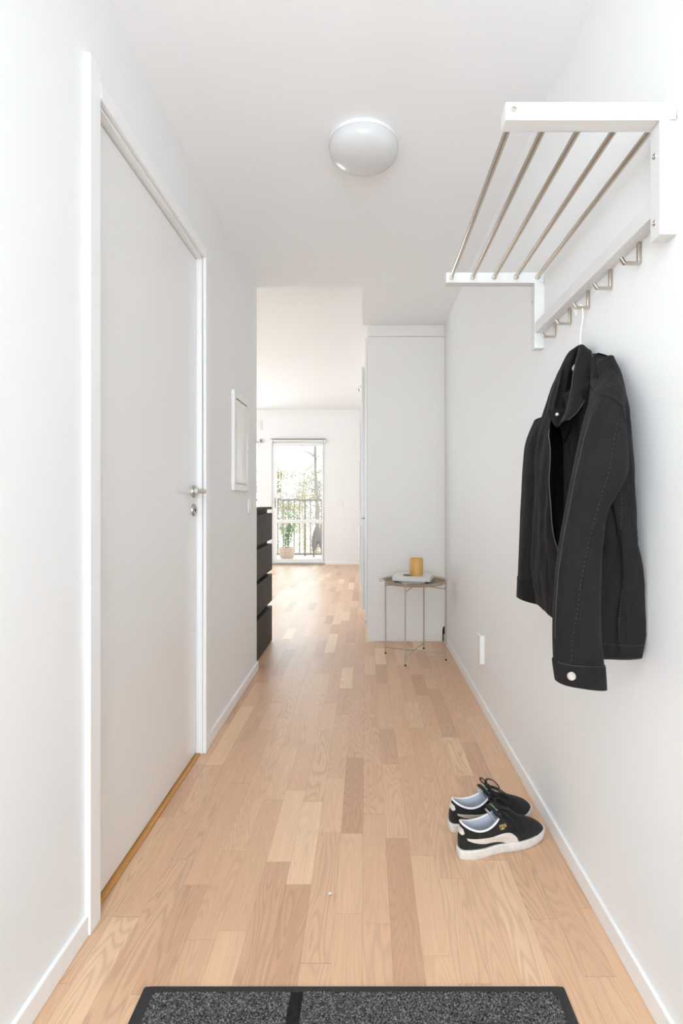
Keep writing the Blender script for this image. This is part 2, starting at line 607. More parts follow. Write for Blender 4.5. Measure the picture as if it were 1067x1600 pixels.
# baseboards
def base_prof(x0, x1, y0, y1):
    return MB().box(x0, x1, y0, y1, 0, 0.054)
struct('baseboard_left', base_prof(XL, XL + 0.011, -3.2, 1.322).box(XL, XL + 0.011, 2.333, YE + 0.012, 0, 0.054).box(XL - 0.10, XL, YE, YE + 0.012, 0, 0.054), TRIM, bevel=0.003)
struct('baseboard_right', base_prof(XR - 0.010, XR, -3.2, 4.12), TRIM, bevel=0.003)
struct('baseboard_far', MB().box(BX1 + 0.03, XR, YF - 0.012, YF, 0, 0.05), TRIM, bevel=0.003)

# ---- the corridor door
CXF = -0.678                    # casing face
m = MB()
m.box(XL, CXF, 1.321, 1.376, 0, 2.176).box(XL, CXF, 2.278, 2.334, 0, 2.145).box(XL, CXF, 1.376, 2.278, 2.10, 2.145)
struct('trim_1', m, TRIM, bevel=0.004, bseg=3)
m = MB()   # jamb lining with a rebate
for y0, y1, ys in ((DY0, 1.382, 1), (2.272, DY1, -1)):
    m.box(-0.80, XL, y0, y1, 0, DZ)
m.box(-0.80, XL, 1.382, 2.272, 2.092, DZ)
m.box(-0.80, -0.762, 1.382, 1.397, 0, 2.092).box(-0.80, -0.762, 2.257, 2.272, 0, 2.092).box(-0.80, -0.762, 1.397, 2.257, 2.077, 2.092)
struct('trim_2', m, TRIM, bevel=0.002)
struct('trim_3', MB().box(-0.80, -0.700, 1.382, 2.272, 0.0, 0.0065), OAKSTRIP, bevel=0.002)
door = struct('door_1', MB().box(-0.758, -0.717, 1.386, 2.268, 0.011, 2.088), DOORP, 'plain white flush door with steel lever in the left wall', bevel=0.002)
HY, HZ = 2.231, 1.110
hd = MB()
hd.lathe([(0.0, 0.010), (0.020, 0.010), (0.0255, 0.007), (0.026, 0.0)], (-0.717, HY, HZ), 40, 'x').build('handle_rosette', STEELD, door, smooth=True, angle=40)
lev = MB()
lev.tube([(-0.717, HY, HZ), (-0.69, HY, HZ), (-0.680, HY, HZ), (-0.672, HY - 0.003, HZ), (-0.668, HY - 0.014, HZ), (-0.668, HY - 0.06, HZ), (-0.670, HY - 0.118, HZ)], [0.009, 0.009, 0.0092, 0.0092, 0.0092, 0.009, 0.0085], 16)
lev.build('door_handle', STEELD, door, smooth=True, angle=50)
ky = MB()
ky.lathe([(0.0, 0.006), (0.012, 0.006), (0.0125, 0.008), (0.020, 0.008), (0.0255, 0.006), (0.026, 0.0)], (-0.717, HY, 1.033), 40, 'x').build('lock_escutcheon', STEELD, door, smooth=True, angle=40)
MB().box(-0.7095, -0.7065, HY - 0.005, HY + 0.005, 1.0325, 1.0375).box(-0.709, -0.706, HY - 0.0014, HY + 0.0014, 1.024, 1.034).build('keyhole', BLACK, door)
MB().box(-0.752, -0.722, 2.2682, 2.2705, 1.00, 1.14).build('strike_plate', STEELD, door)

# ---- the balcony door
fr = MB()
fr.box(BX0, -1.553, YF + 0.02, YF + 0.12, 0, BZ).box(-0.722, BX1, YF + 0.02, YF + 0.12, 0, BZ).box(-1.553, -0.722, YF + 0.02, YF + 0.12, 2.068, BZ).box(-1.553, -0.722, YF + 0.02, YF + 0.14, 0, 0.03)
struct('trim_4', fr, PVC, bevel=0.003)
lf = MB()
gx0, gx1 = -1.521, -0.749
y0, y1 = YF + 0.0, YF + 0.075
lf.box(-1.553, gx0, y0, y1, 0.03, 2.066).box(gx1, -0.724, y0, y1, 0.03, 2.066)
lf.box(gx0, gx1, y0, y1, 2.003, 2.066).box(gx0, gx1, y0, y1, 0.698, 0.7565).box(gx0, gx1, y0, y1, 0.03, 0.0906)
bdoor = struct('door_2', lf, PVC, 'white glazed balcony door in the far wall', bevel=0.003)
MB().box(gx0, gx1, YF + 0.03, YF + 0.05, 0.7565, 2.003).build('glass_pane', GLASS, bdoor)
MB().box(gx0, gx1, YF + 0.03, YF + 0.05, 0.0906, 0.698).build('glass_pane', GLASS, bdoor)
hb = MB().box(-1.549, -1.527, YF - 0.008, YF, 0.96, 1.13)
hb.tube([(-1.538, YF, 1.08), (-1.538, YF - 0.04, 1.08), (-1.538, YF - 0.045, 1.06), (-1.538, YF - 0.045, 0.95)], 0.009, 10)
hb.build('door_handle', STEELD, bdoor, smooth=True, angle=40)
struct('trim_5', MB().box(BX0, BX1, YF - 0.005, YF + 0.16, -0.002, 0.012), ALU)

# ---- the window beside it
wf = MB()
wf.box(WX0, WX0 + 0.07, YF + 0.06, YF + 0.14, 0.8, BZ).box(WX1 - 0.03, WX1, YF + 0.06, YF + 0.14, 0.8, BZ)
wf.box(WX0, WX1, YF + 0.06, YF + 0.14, 0.8, 0.86).box(WX0, WX1, YF + 0.06, YF + 0.14, BZ - 0.05, BZ)
win = struct('window_1', wf, PVC, 'bright window left of the balcony door', bevel=0.003)
MB().box(WX0 + 0.07, WX1 - 0.03, YF + 0.09, YF + 0.11, 0.86, BZ - 0.05).build('glass_pane', GLASS, win)
struct('window_2', MB().box(-4.40, -4.32, 4.2, 4.28, 0.4, 2.4).box(-4.40, -4.32, 8.32, 8.4, 0.4, 2.4).box(-4.40, -4.32, 4.2, 8.4, 0.4, 0.47).box(-4.40, -4.32, 4.2, 8.4, 2.33, 2.4).box(-4.40, -4.32, 6.26, 6.34, 0.4, 2.4), PVC)

# ---- balcony and grounds
struct('floor_balcony', MB().box(-3.6, 1.6, YF + 0.24, 10.85, -0.20, -0.02), DECK)
struct('ground', MB().box(-60, 60, 12, 120, -3.4, -3.2), LAWN)

# ------------------------------------------------------------------ hat rack
YN, YFR = 1.0405, 1.816         # near and far bracket faces
TB = 0.036
rack = thing('hat_rack', (XR, 1.43, 1.84), 'white wall-mounted hat rack with five steel rods and hooks', 'hat rack')
for yb in (YN, YFR):
    br = MB().box(0.270, XR, yb, yb + TB, 1.8085, 1.843).box(0.5686, XR, yb, yb + TB, 1.587, 1.8085).build('bracket', RACK, rack, bevel=0.0018)
    for zz in (1.750, 1.6185):
        MB().lathe([(0.0, -0.0006), (0.0022, -0.0006), (0.0028, -0.0018), (0.0050, -0.0018), (0.0056, 0.0)], (0.5687, yb + TB * 0.55, zz), 20, 'x').build('screw', STEELD, br, smooth=True, angle=30)
    MB().lathe([(0.0, -0.0004), (0.0028, -0.0004), (0.0034, -0.0018), (0.0052, -0.0018), (0.0060, 0.0)], (0.286, yb, 1.829), 24, 'y').build('screw', STEELD, br, smooth=True, angle=30)
for xr in (0.288, 0.3595, 0.432, 0.5055, 0.5785):
    rd = MB()
    rd.tube([(xr, YN + TB - 0.004, 1.826), (xr, YFR + 0.004, 1.826)], 0.0068, 20)
    rd.lathe([(0.0068, -0.010), (0.0085, -0.010), (0.0085, 0.0)], (xr, YFR, 1.826), 20, 'y')
    rd.build('rod', STEEL, rack, smooth=True, angle=40)
rail = MB().box(0.5697, XR, YN + TB, YFR, 1.637, 1.672).build('rail', RACK, rack, bevel=0.0015)
for yh in (1.1787, 1.317, 1.449, 1.580, 1.7055):
    h = MB()
    path = [(0.6005, 1.637), (0.6005, 1.5885), (0.566, 1.5885), (0.558, 1.601)]
    t = 0.0062
    outer = [(0.6005, 1.640), (0.6005, 1.5905), (0.5985, 1.5885), (0.566, 1.5885), (0.5635, 1.590), (0.5555, 1.602)]
    inner = [(0.5605, 1.605), (0.5675, 1.5945), (0.5685, 1.594), (0.5935, 1.594), (0.5945, 1.595), (0.5945, 1.640)]
    h.prism(outer + inner, 'y', yh - 0.005, yh + 0.005)
    h.build('hook', STEEL, rack, bevel=0.0008)

# ------------------------------------------------------------------ hanger
HK = 1.449
hang = thing('clothes_hanger', (0.577, HK, 1.60), 'thin white clothes hanger on the middle hook, holding the black jacket', 'hanger')
hp = [P(897, 492, 1.47), P(897, 484, 1.468), P(900, 478.5, 1.462), P(905, 476.5, 1.452), P(909.5, 479, 1.447), P(911.5, 487, 1.445), P(911, 499, 1.444), P(907.5, 511, 1.444), P(905, 522, 1.444), P(904, 535, 1.444), P(903, 553, 1.444)]
for q in hp:
    q.x = 0.5770 + (q.x - P(905, 480, 1.45).x) * 0.55
MB().tube(catmull(hp, 50), 0.0017, 10).build('hook', HANGW, hang, smooth=True)
arm = []
nk = hp[-1]
arm = [Vector((0.568, 1.66, 1.315)), Vector((0.567, 1.60, 1.365)), Vector((0.568, 1.52, 1.415)), Vector((nk.x, 1.449, 1.444)), Vector((0.572, 1.38, 1.395)), Vector((0.572, 1.30, 1.325)), Vector((0.572, 1.24, 1.265))]
MB().tube(catmull(arm, 40), 0.004, 10).build('shoulder_bar', HANGW, hang, smooth=True)

# ------------------------------------------------------------------ jacket
jk = thing('denim_jacket', (0.56, 1.43, 0.72), 'black denim jacket hanging open on a white hanger under the rack', 'jacket')


def wrinkle(p, amp, f=9.0, seed=0.0, stretch=0.35):
    q = Vector((p[0] * f + seed, p[1] * f + 3.1 * seed, p[2] * f * stretch))
    return noise.noise(q) * amp + noise.noise(q * 2.3) * amp * 0.45


# body: columns round the garment from the far front edge, past the back, to the near front edge;
# rows from the hem up to the shoulder and neck line
cols = {
    'A': [(0.492, 1.36, 0.758), (0.492, 1.37, 0.830), (0.498, 1.39, 0.905), (0.496, 1.420, 0.985), (0.489, 1.420, 1.08), (0.487, 1.420, 1.165), (0.490, 1.425, 1.225), (0.489, 1.43, 1.262)],
    'B': [(0.491, 1.51, 0.772), (0.488, 1.51, 0.83), (0.482, 1.51, 0.91), (0.483, 1.52, 0.99), (0.487, 1.53, 1.09), (0.499, 1.535, 1.19), (0.517, 1.53, 1.29), (0.548, 1.505, 1.448)],
    'C': [(0.503, 1.60, 0.776), (0.500, 1.61, 0.83), (0.496, 1.62, 0.91), (0.498, 1.63, 0.99), (0.507, 1.645, 1.09), (0.512, 1.655, 1.18), (0.527, 1.655, 1.27), (0.548, 1.62, 1.385)],
    'D': [(0.545, 1.66, 0.778), (0.548, 1.66, 0.83), (0.552, 1.66, 0.91), (0.555, 1.665, 0.99), (0.555, 1.67, 1.09), (0.555, 1.68, 1.18), (0.556, 1.675, 1.27), (0.560, 1.61, 1.395)],
    'E': [(0.586, 1.45, 0.765), (0.588, 1.45, 0.83), (0.589, 1.45, 0.91), (0.590, 1.45, 0.99), (0.590, 1.45, 1.09), (0.590, 1.45, 1.2), (0.590, 1.45, 1.33), (0.590, 1.45, 1.462)],
    'F': [(0.592, 1.25, 0.745), (0.593, 1.25, 0.80), (0.592, 1.25, 0.90), (0.590, 1.25, 0.99), (0.588, 1.25, 1.09), (0.588, 1.25, 1.2), (0.586, 1.26, 1.32), (0.583, 1.285, 1.410)],
    'G': [(0.590, 1.150, 0.735), (0.588, 1.146, 0.79), (0.583, 1.142, 0.88), (0.577, 1.140, 0.98), (0.569, 1.140, 1.08), (0.562, 1.142, 1.18), (0.560, 1.155, 1.28), (0.572, 1.255, 1.410)],
    'H': [(0.500, 1.165, 0.728), (0.502, 1.165, 0.79), (0.508, 1.165, 0.88), (0.525, 1.155, 0.98), (0.520, 1.165, 1.08), (0.512, 1.175, 1.18), (0.520, 1.19, 1.27), (0.556, 1.30, 1.405)],
    'I': [(0.478, 1.20, 0.728), (0.478, 1.20, 0.79), (0.485, 1.20, 0.88), (0.510, 1.20, 0.98), (0.535, 1.20, 1.08), (0.545, 1.21, 1.17), (0.560, 1.24, 1.27), (0.575, 1.33, 1.40)],
}
keys = 'ABCDEFGHI'
NR, NC = 90, 120
colr = [catmull(cols[k], NR) for k in keys]
rows = []
for i in range(NR):
    rows.append(catmull([c[i] for c in colr], NC))
rows = np.array(rows)
for i in range(NR):
    for j in range(NC):
        p = Vector(rows[i, j])
        e = min(1.0, i / 12) * min(1.0, (NR - 1 - i) / 10)
        w_ = wrinkle(p, 0.011, 13, 2.0, 0.4) * (0.35 + 0.65 * e)
        # sharp hanging folds on the far front panel
        if j < 44:
            w_ += 0.0035 * math.sin(j * 0.75 + 1.5 * noise.noise(Vector((0, j * .1, i * .05)))) * e
        if 76 < j < 113:      # deep folds down the near side
            ff = math.sin(math.pi * (j - 76) / 37)
            w_ += ff * (0.010 * math.sin(j * 0.62 - i * 0.035 + 2.2 * noise.noise(Vector((3, j * .05, i * .04)))) + 0.004 * math.sin(j * 1.3 + i * .09)) * (0.25 + 0.75 * e)
            rows[i, j, 1] -= w_ * 0.6
        rows[i, j, 0] = min(p.x - w_ * 0.9, 0.599)
        rows[i, j, 1] += w_ * 0.35
body = MB().grid([[Vector(p) for p in r] for r in rows]).build('body', DENIM, jk, smooth=True, solid=0.0022, soff=0)


def surf_line(fi, fj, lift=0.0012, R=rows):
    """points on a grid surface at fractional row / column positions"""
    out = []
    nr, nc = R.shape[0], R.shape[1]
    for a, b_ in zip(fi, fj):
        i = min(max(a * (nr - 1), 0), nr - 1.001)
        j = min(max(b_ * (nc - 1), 0), nc - 1.001)
        i0, j0 = int(i), int(j)
        u, v = i - i0, j - j0
        p = R[i0, j0] * (1 - u) * (1 - v) + R[i0 + 1, j0] * u * (1 - v) + R[i0, j0 + 1] * (1 - u) * v + R[i0 + 1, j0 + 1] * u * v
        du = R[i0 + 1, j0] - R[i0, j0]
        dv = R[i0, j0 + 1] - R[i0, j0]
        n = Vector(np.cross(du, dv))
        n = n.normalized() if n.length > 1e-12 else Vector((0, 0, 0))
        if n.y > 0 or n.x > 0.7:
            n = -n
        out.append(Vector(p) + n * lift)
    return out


def dashes(mb, pts, r, on=3, off=3):
    pts = list(pts)
    i = 0
    while i + on < len(pts):
        mb.tube(pts[i:i + on + 1], r, 5)
        i += on + off


ln = np.linspace
# hem band edge and its stitching, the front edge's worn fold
bs = MB()
bs.tube(surf_line(ln(0.105, 0.105, 60), ln(0.0, 0.99, 60), 0.001), 0.0009, 6)
bs.tube(surf_line(ln(0.02, 0.99, 60), ln(0.115, 0.10, 60), 0.0012), 0.0010, 6)
bs.tube(surf_line(ln(0.11, 0.62, 60), ln(0.80, 0.79, 60), 0.0012), 0.0016, 6)
bs.build('seam', SEAMD, body, smooth=True)
for off in (0.088, 0.012):
    hs = MB()
    dashes(hs, surf_line(ln(off, off, 400), ln(0.55, 0.97, 400), 0.0014), 0.0007, 2, 2)
    hs.build('stitching', STITCH, body, smooth=True)
hs = MB()
dashes(hs, surf_line(ln(0.11, 0.62, 220), ln(0.815, 0.805, 220), 0.0014), 0.0007, 2, 2)
hs.build('stitching', STITCH, body, smooth=True)
es = MB()
es.tube(surf_line(ln(0.0, 1.0, 70), ln(0.0, 0.0, 70), 0.0008), 0.0013, 6)
es.tube(surf_line(ln(0.12, 0.8, 60), ln(0.205, 0.175, 60), 0.0012), 0.0009, 6)
es.build('edge_stitching', EDGE, body, smooth=True)
# dark sheet behind the opening, standing in for shade inside the jacket
MB().grid([[Vector((0.552 - 0.02 * math.sin(u * 3) + 0.004 * noise.noise(Vector((u * 9, v * 3, 0))), 1.50 - 0.20 * u, 0.80 + 0.56 * v)) for u in ln(0, 1, 14)] for v in ln(0, 1, 30)]).build('inner_shade_sheet', DENIMD, jk, smooth=True, solid=0.002)

# sleeves
def sleeve(rws, th, seed, name, amp=0.006):
    """rws: (z, x_out, x_wall, y_centre) rows from the shoulder to the cuff"""
    R = catmull([(a, b_, c, d, t) for (a, b_, c, d), t in zip(rws, th)], 110)
    G = []
    for i, (z, xl, xr, yc, t) in enumerate(R):
        ring = []
        for k in range(72):
            a = 2 * math.pi * k / 72
            ca, sa = math.cos(a), math.sin(a)
            cx_ = (abs(ca) ** 0.85) * (1 if ca > 0 else -1)
            x = (xl + xr) / 2 - (xr - xl) / 2 * cx_
            y = yc - t * (abs(sa) ** 0.8) * (1 if sa > 0 else -1)
            p = Vector((x, y, z))
            w_ = wrinkle(p, amp, 14, seed, 0.5) * min(1, i / 10) * min(1, (109 - i) / 14 + 0.25)
            ring.append(Vector((min(p.x + w_ * 0.25, 0.597), p.y + w_, p.z - 0.014 * ((x - xl) / max(xr - xl, 1e-3) - 0.35) * (i / 109) ** 4)))
        G.append(ring)
    return np.array([[tuple(v) for v in r] for r in G])


def px(x, Y):
    return (x - CX) / F * Y


def pz(y, Y):
    return EYE - (y - CY) / F * Y


nr_ = [(551, 928, 946, 1.385, 0.012), (557, 926, 954, 1.350, 0.030), (575, 924.5, 960, 1.300, 0.046), (600, 921.5, 969, 1.245, 0.058), (622, 918, 976, 1.200, 0.060), (650, 909.5, 979.5, 1.176, 0.055),
       (690, 900, 984, 1.162, 0.048), (735, 891, 984.5, 1.148, 0.044), (768, 885, 969, 1.142, 0.041), (800, 880, 952, 1.140, 0.038), (850, 871, 945, 1.138, 0.036), (900, 865, 942, 1.136, 0.034),
       (960, 861, 941, 1.134, 0.032), (1000, 860.5, 943, 1.134, 0.031), (1040, 862, 947, 1.134, 0.031), (1071, 866, 949, 1.134, 0.033)]
rws = [(pz(y, c - 0.5 * t), px(a, c + 0.55 * t), px(b_, c - 0.55 * t), c) for y, a, b_, c, t in nr_]
th = [q[4] for q in nr_]
SN = sleeve(rws, th, 5.0, 'near', 0.0075)
def dip():  # sinks the cloth beside the collar, shaping in its shade
    n_ = len(SN)
    for i in range(n_):
        for k in range(37):
            f = 0.5 - 0.5 * math.copysign(abs(math.cos(2 * math.pi * k / 72)) ** 0.85, math.cos(2 * math.pi * k / 72))
            y_ = float(np.interp(i / (n_ - 1) * (len(nr_) - 1), np.arange(len(nr_)), [q[0] for q in nr_]))
            fe = np.interp(y_, [551, 562, 612, 620], [1.0, 0.80, 0.03, 0.0])
            if f < fe:
                SN[i, k, 1] += 0.035 * min(1.0, (fe - f) / 0.35)


dip()
sl = MB().grid([[Vector(p) for p in r] for r in SN], close_u=True, cap0=True).build('sleeve', DENIM, jk, smooth=True, solid=0.002, soff=0)

def col_of(f):
    """column fraction on the viewer's face of the sleeve at the share f of its width"""
    ca = 1 - 2 * f
    ca = (abs(ca) ** (1 / 0.85)) * (1 if ca > 0 else -1)
    return math.acos(max(-1, min(1, ca))) / (2 * math.pi) * 72 / 71


def row_of(y):
    ys_ = [q[0] for q in nr_]
    n_ = len(ys_) - 1
    return float(np.interp(y, ys_, np.arange(n_ + 1))) / n_


def sl_px(pts, n=60, lift=0.0012):
    ys_ = np.array([q[1] for q in pts], float)
    xs_ = np.array([q[0] for q in pts], float)
    yy = ln(ys_[0], ys_[-1], n)
    xx = np.interp(yy, ys_, xs_)
    A = np.interp(yy, [q[0] for q in nr_], [q[1] for q in nr_])
    B = np.interp(yy, [q[0] for q in nr_], [q[2] for q in nr_])
    return surf_line([row_of(y) for y in yy], [col_of((x - a) / (b_ - a)) for x, a, b_ in zip(xx, A, B)], lift, SN)


sm = MB()
seampath = [(955, 658), (949, 690), (943, 735), (930, 790), (919, 830), (910, 865), (902, 905), (897, 950), (889, 990), (887, 1032)]
sm.tube(sl_px(seampath, 90), 0.0020, 6)
sm.build('seam', SEAMD, sl, smooth=True)
sm = MB()
sm.tube(sl_px([(958, 642), (966, 660), (974, 690), (980, 725)], 40), 0.0020, 6)
sm.build('seam', SEAMD, sl, smooth=True)
st = MB()
dashes(st, sl_px([(x - 4.5, y) for x, y in seampath], 260, 0.0011), 0.0007, 2, 3)
st.build('stitching', STITCH, sl, smooth=True)
st = MB()
dashes(st, sl_px([(x + 4.5, y) for x, y in [(958, 642), (966, 660), (974, 690), (980, 725)]], 90, 0.0011), 0.0007, 2, 3)
st.build('stitching', STITCH, sl, smooth=True)
wf_ = MB()
wf_.tube(sl_px([(q[1] + 0.6, q[0]) for q in nr_[5:14]], 80, 0.0006), 0.0008, 6)
wf_.build('worn_fold', EDGE, sl, smooth=True)
# cuff: a slightly wider band at the end of the sleeve
cf0 = row_of(1041)
ci = int(cf0 * (len(SN) - 1))
cr = []
for i in range(ci, len(SN)):
    c = SN[i].mean(axis=0)
    cr.append([Vector(c + (p - c) * np.array([1.025, 1.09, 1.0])) for p in SN[i]])
cuff = MB().grid(cr, close_u=True).build('cuff', DENIM, jk, smooth=True, solid=0.004, soff=0)
ct = MB()
ct.tube(sl_px([(887, 1043), (893, 1052), (894.5, 1069)], 14, 0.0045), 0.0012, 6)
ct.build('cuff_slit', SEAMD, cuff, smooth=True)
ce = MB()
ce.tube([c + Vector((0, -0.001, 0)) for c in cr[0][3:34]], 0.0009, 6)
ce.build('edge_stitching', STITCH, cuff, smooth=True)


def button(p, n, r, parent):
    n = Vector(n).normalized()
    q = n.to_track_quat('Z', 'Y').to_matrix()
    b_ = MB()
    rows_ = []
    for rr, hh in ((0.0001, 0.0012), (r * 0.55, 0.0012), (r * 0.62, 0.0020), (r * 0.85, 0.0022), (r, 0.0014), (r, -0.001)):
        rows_.append([Vector(p) + q @ Vector((rr * math.cos(2 * math.pi * k / 28), rr * math.sin(2 * math.pi * k / 28), hh)) for k in range(28)])
    b_.grid(rows_, close_u=True).build('button', BUTTON, parent, smooth=True, angle=35)


bp_ = sl_px([(882, 1051), (882, 1051.5)], 2, 0.0058)[0]
button(bp_, (-0.2, -1, 0.0), 0.0088, cuff)

# far sleeve, behind the far front panel
YSF = 1.665
fr_ = [(655, 838, 856), (690, 824.5, 852), (730, 820, 846), (770, 817, 842), (810, 814, 840), (860, 810.5, 838), (905, 807, 836), (934, 806, 834)]
rwf = [(pz(y, YSF), px(a, YSF), px(b_, YSF), YSF + d) for (y, a, b_), d in zip(fr_, (0.0, 0.0, 0.0, -0.005, -0.01, -0.02, -0.03, -0.03))]
SF = sleeve(rwf, [0.045, 0.055, 0.055, 0.052, 0.05, 0.048, 0.046, 0.046], 11.0, 'far', 0.010)
sf = MB().grid([[Vector(p) for p in r] for r in SF], close_u=True, cap0=True).build('sleeve', DENIM, jk, smooth=True, solid=0.002, soff=0)
i0 = 92
cuf = []
for i in range(i0, len(SF)):
    c = SF[i].mean(axis=0)
    cuf.append([Vector(c + (p - c) * np.array([1.04, 1.06, 1.0])) for p in SF[i]])
MB().grid(cuf, close_u=True).build('cuff', DENIM, jk, smooth=True, solid=0.003, soff=0)

sq = MB()
sq.tube(sl_px([(951, 563), (944, 577), (935, 592), (923, 613)], 24, 0.0012), 0.0014, 6)
sq.build('shoulder_seam', SEAMD, sl, smooth=True)
# yoke over the near shoulder, its lower edge felled and stitched
def ye_(f):
    return float(np.interp(f, [0, 0.3, 0.65, 0.8, 1.0], [617, 626, 640, 640, 628]))


yg = []
for f in ln(0.015, 0.985, 44):
    c0 = col_of(f)
    ys_ = ln(float(np.interp(f, [0.0, 0.03, 0.80, 1.0], [616, 612, 563, 558])), ye_(f), 30)
    yg.append(surf_line([row_of(y) for y in ys_], [c0] * 30, 0.0016, SN))
yo = MB().grid(yg).build('yoke', DENIM, jk, smooth=True, solid=0.0022, soff=0)
ye = MB()
ye.tube([yg[j][29] + Vector((0, -0.0004, 0)) for j in range(44)], 0.0012, 6)
ye.build('seam', SEAMD, yo, smooth=True)
for off in (27, 24):
    yd = MB()
    dashes(yd, [yg[j][off].lerp(yg[j + 1][off], t) + Vector((0, -0.0016, 0)) for j in range(43) for t in (0, 0.34, 0.67)], 0.0006, 2, 2)
    yd.build('stitching', STITCH, yo, smooth=True)

# collar: near wing, far wing, back of the neck in one folded strip
fold = [P(858, 641, 1.485), P(876, 640, 1.46), P(882, 620, 1.468), P(888, 585, 1.478), P(899, 549, 1.475), P(906, 539.5, 1.44), P(903.5, 552, 1.41), P(897, 578, 1.395), P(892, 612, 1.38), P(884, 644, 1.365), P(873, 665, 1.355)]
fall = [P(856, 643, 1.52), P(858, 630, 1.53), P(865, 606, 1.545), P(875, 578, 1.545), P(892, 548, 1.51), P(915, 546, 1.43), P(924.5, 552, 1.395), P(923.5, 582, 1.365), P(917.5, 616, 1.335), P(903, 642, 1.325), P(888.5, 656, 1.33)]
fc = catmull([tuple(p) for p in fold], 90)
fl = catmull([tuple(p) for p in fall], 90)
crow = []
for i in range(90):
    a, b_ = Vector(fc[i]), Vector(fl[i])
    r = []
    for u in ln(0, 1, 12):
        p = a.lerp(b_, u)
        p += Vector((-0.35, -0.8, 0.3)) * 0.010 * math.sin(math.pi * min(u * 1.15, 1)) * (1 if i > 45 else 0.6)
        p.x = min(p.x, 0.600)
        r.append(p)
    crow.append(r)
colr_ = MB().grid(crow).build('collar', DENIM, jk, smooth=True, solid=0.0035, soff=0)
cs = MB()
cs.tube([r[-1] + Vector((-0.0006, -0.0022, 0)) for r in crow[40:]], 0.0009, 6)
cs.tube([r[0] + Vector((-0.0012, -0.001, 0)) for r in crow[44:]], 0.0010, 6)
cs.tube([r[-1] + Vector((-0.002, -0.001, 0)) for r in crow[:40]], 0.0009, 6)
cs.build('edge_stitching', EDGE, colr_, smooth=True)
# the collar's inner stand, neck shade put into its denim colour
ins = []
for i in range(4, 88):
    a = Vector(fc[i])
    ins.append([a, a + Vector((0.012, 0.012 if i < 45 else 0.02, -0.02)), a + Vector((0.02, 0.0 if i < 45 else 0.03, -0.05))])
for r in ins:
    for p in r:
        p.x = min(p.x, 0.594)
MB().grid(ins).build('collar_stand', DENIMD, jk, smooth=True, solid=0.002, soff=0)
# stand corner with snap button at the far front edge
stp = [[P(856, 642, 1.43), P(872, 640, 1.43), P(886, 634, 1.435)], [P(858, 652, 1.425), P(872, 655, 1.42), P(884, 655, 1.43)], [P(866, 665, 1.42), P(871, 668, 1.415), P(878, 664, 1.42)]]
MB().grid([catmull([tuple(p) for p in r], 8) for r in stp]).build('stand_corner', DENIM, jk, smooth=True, solid=0.003, soff=0)
button(P(870.5, 647.5, 1.420), (-0.6, -1, 0.1), 0.0048, jk)

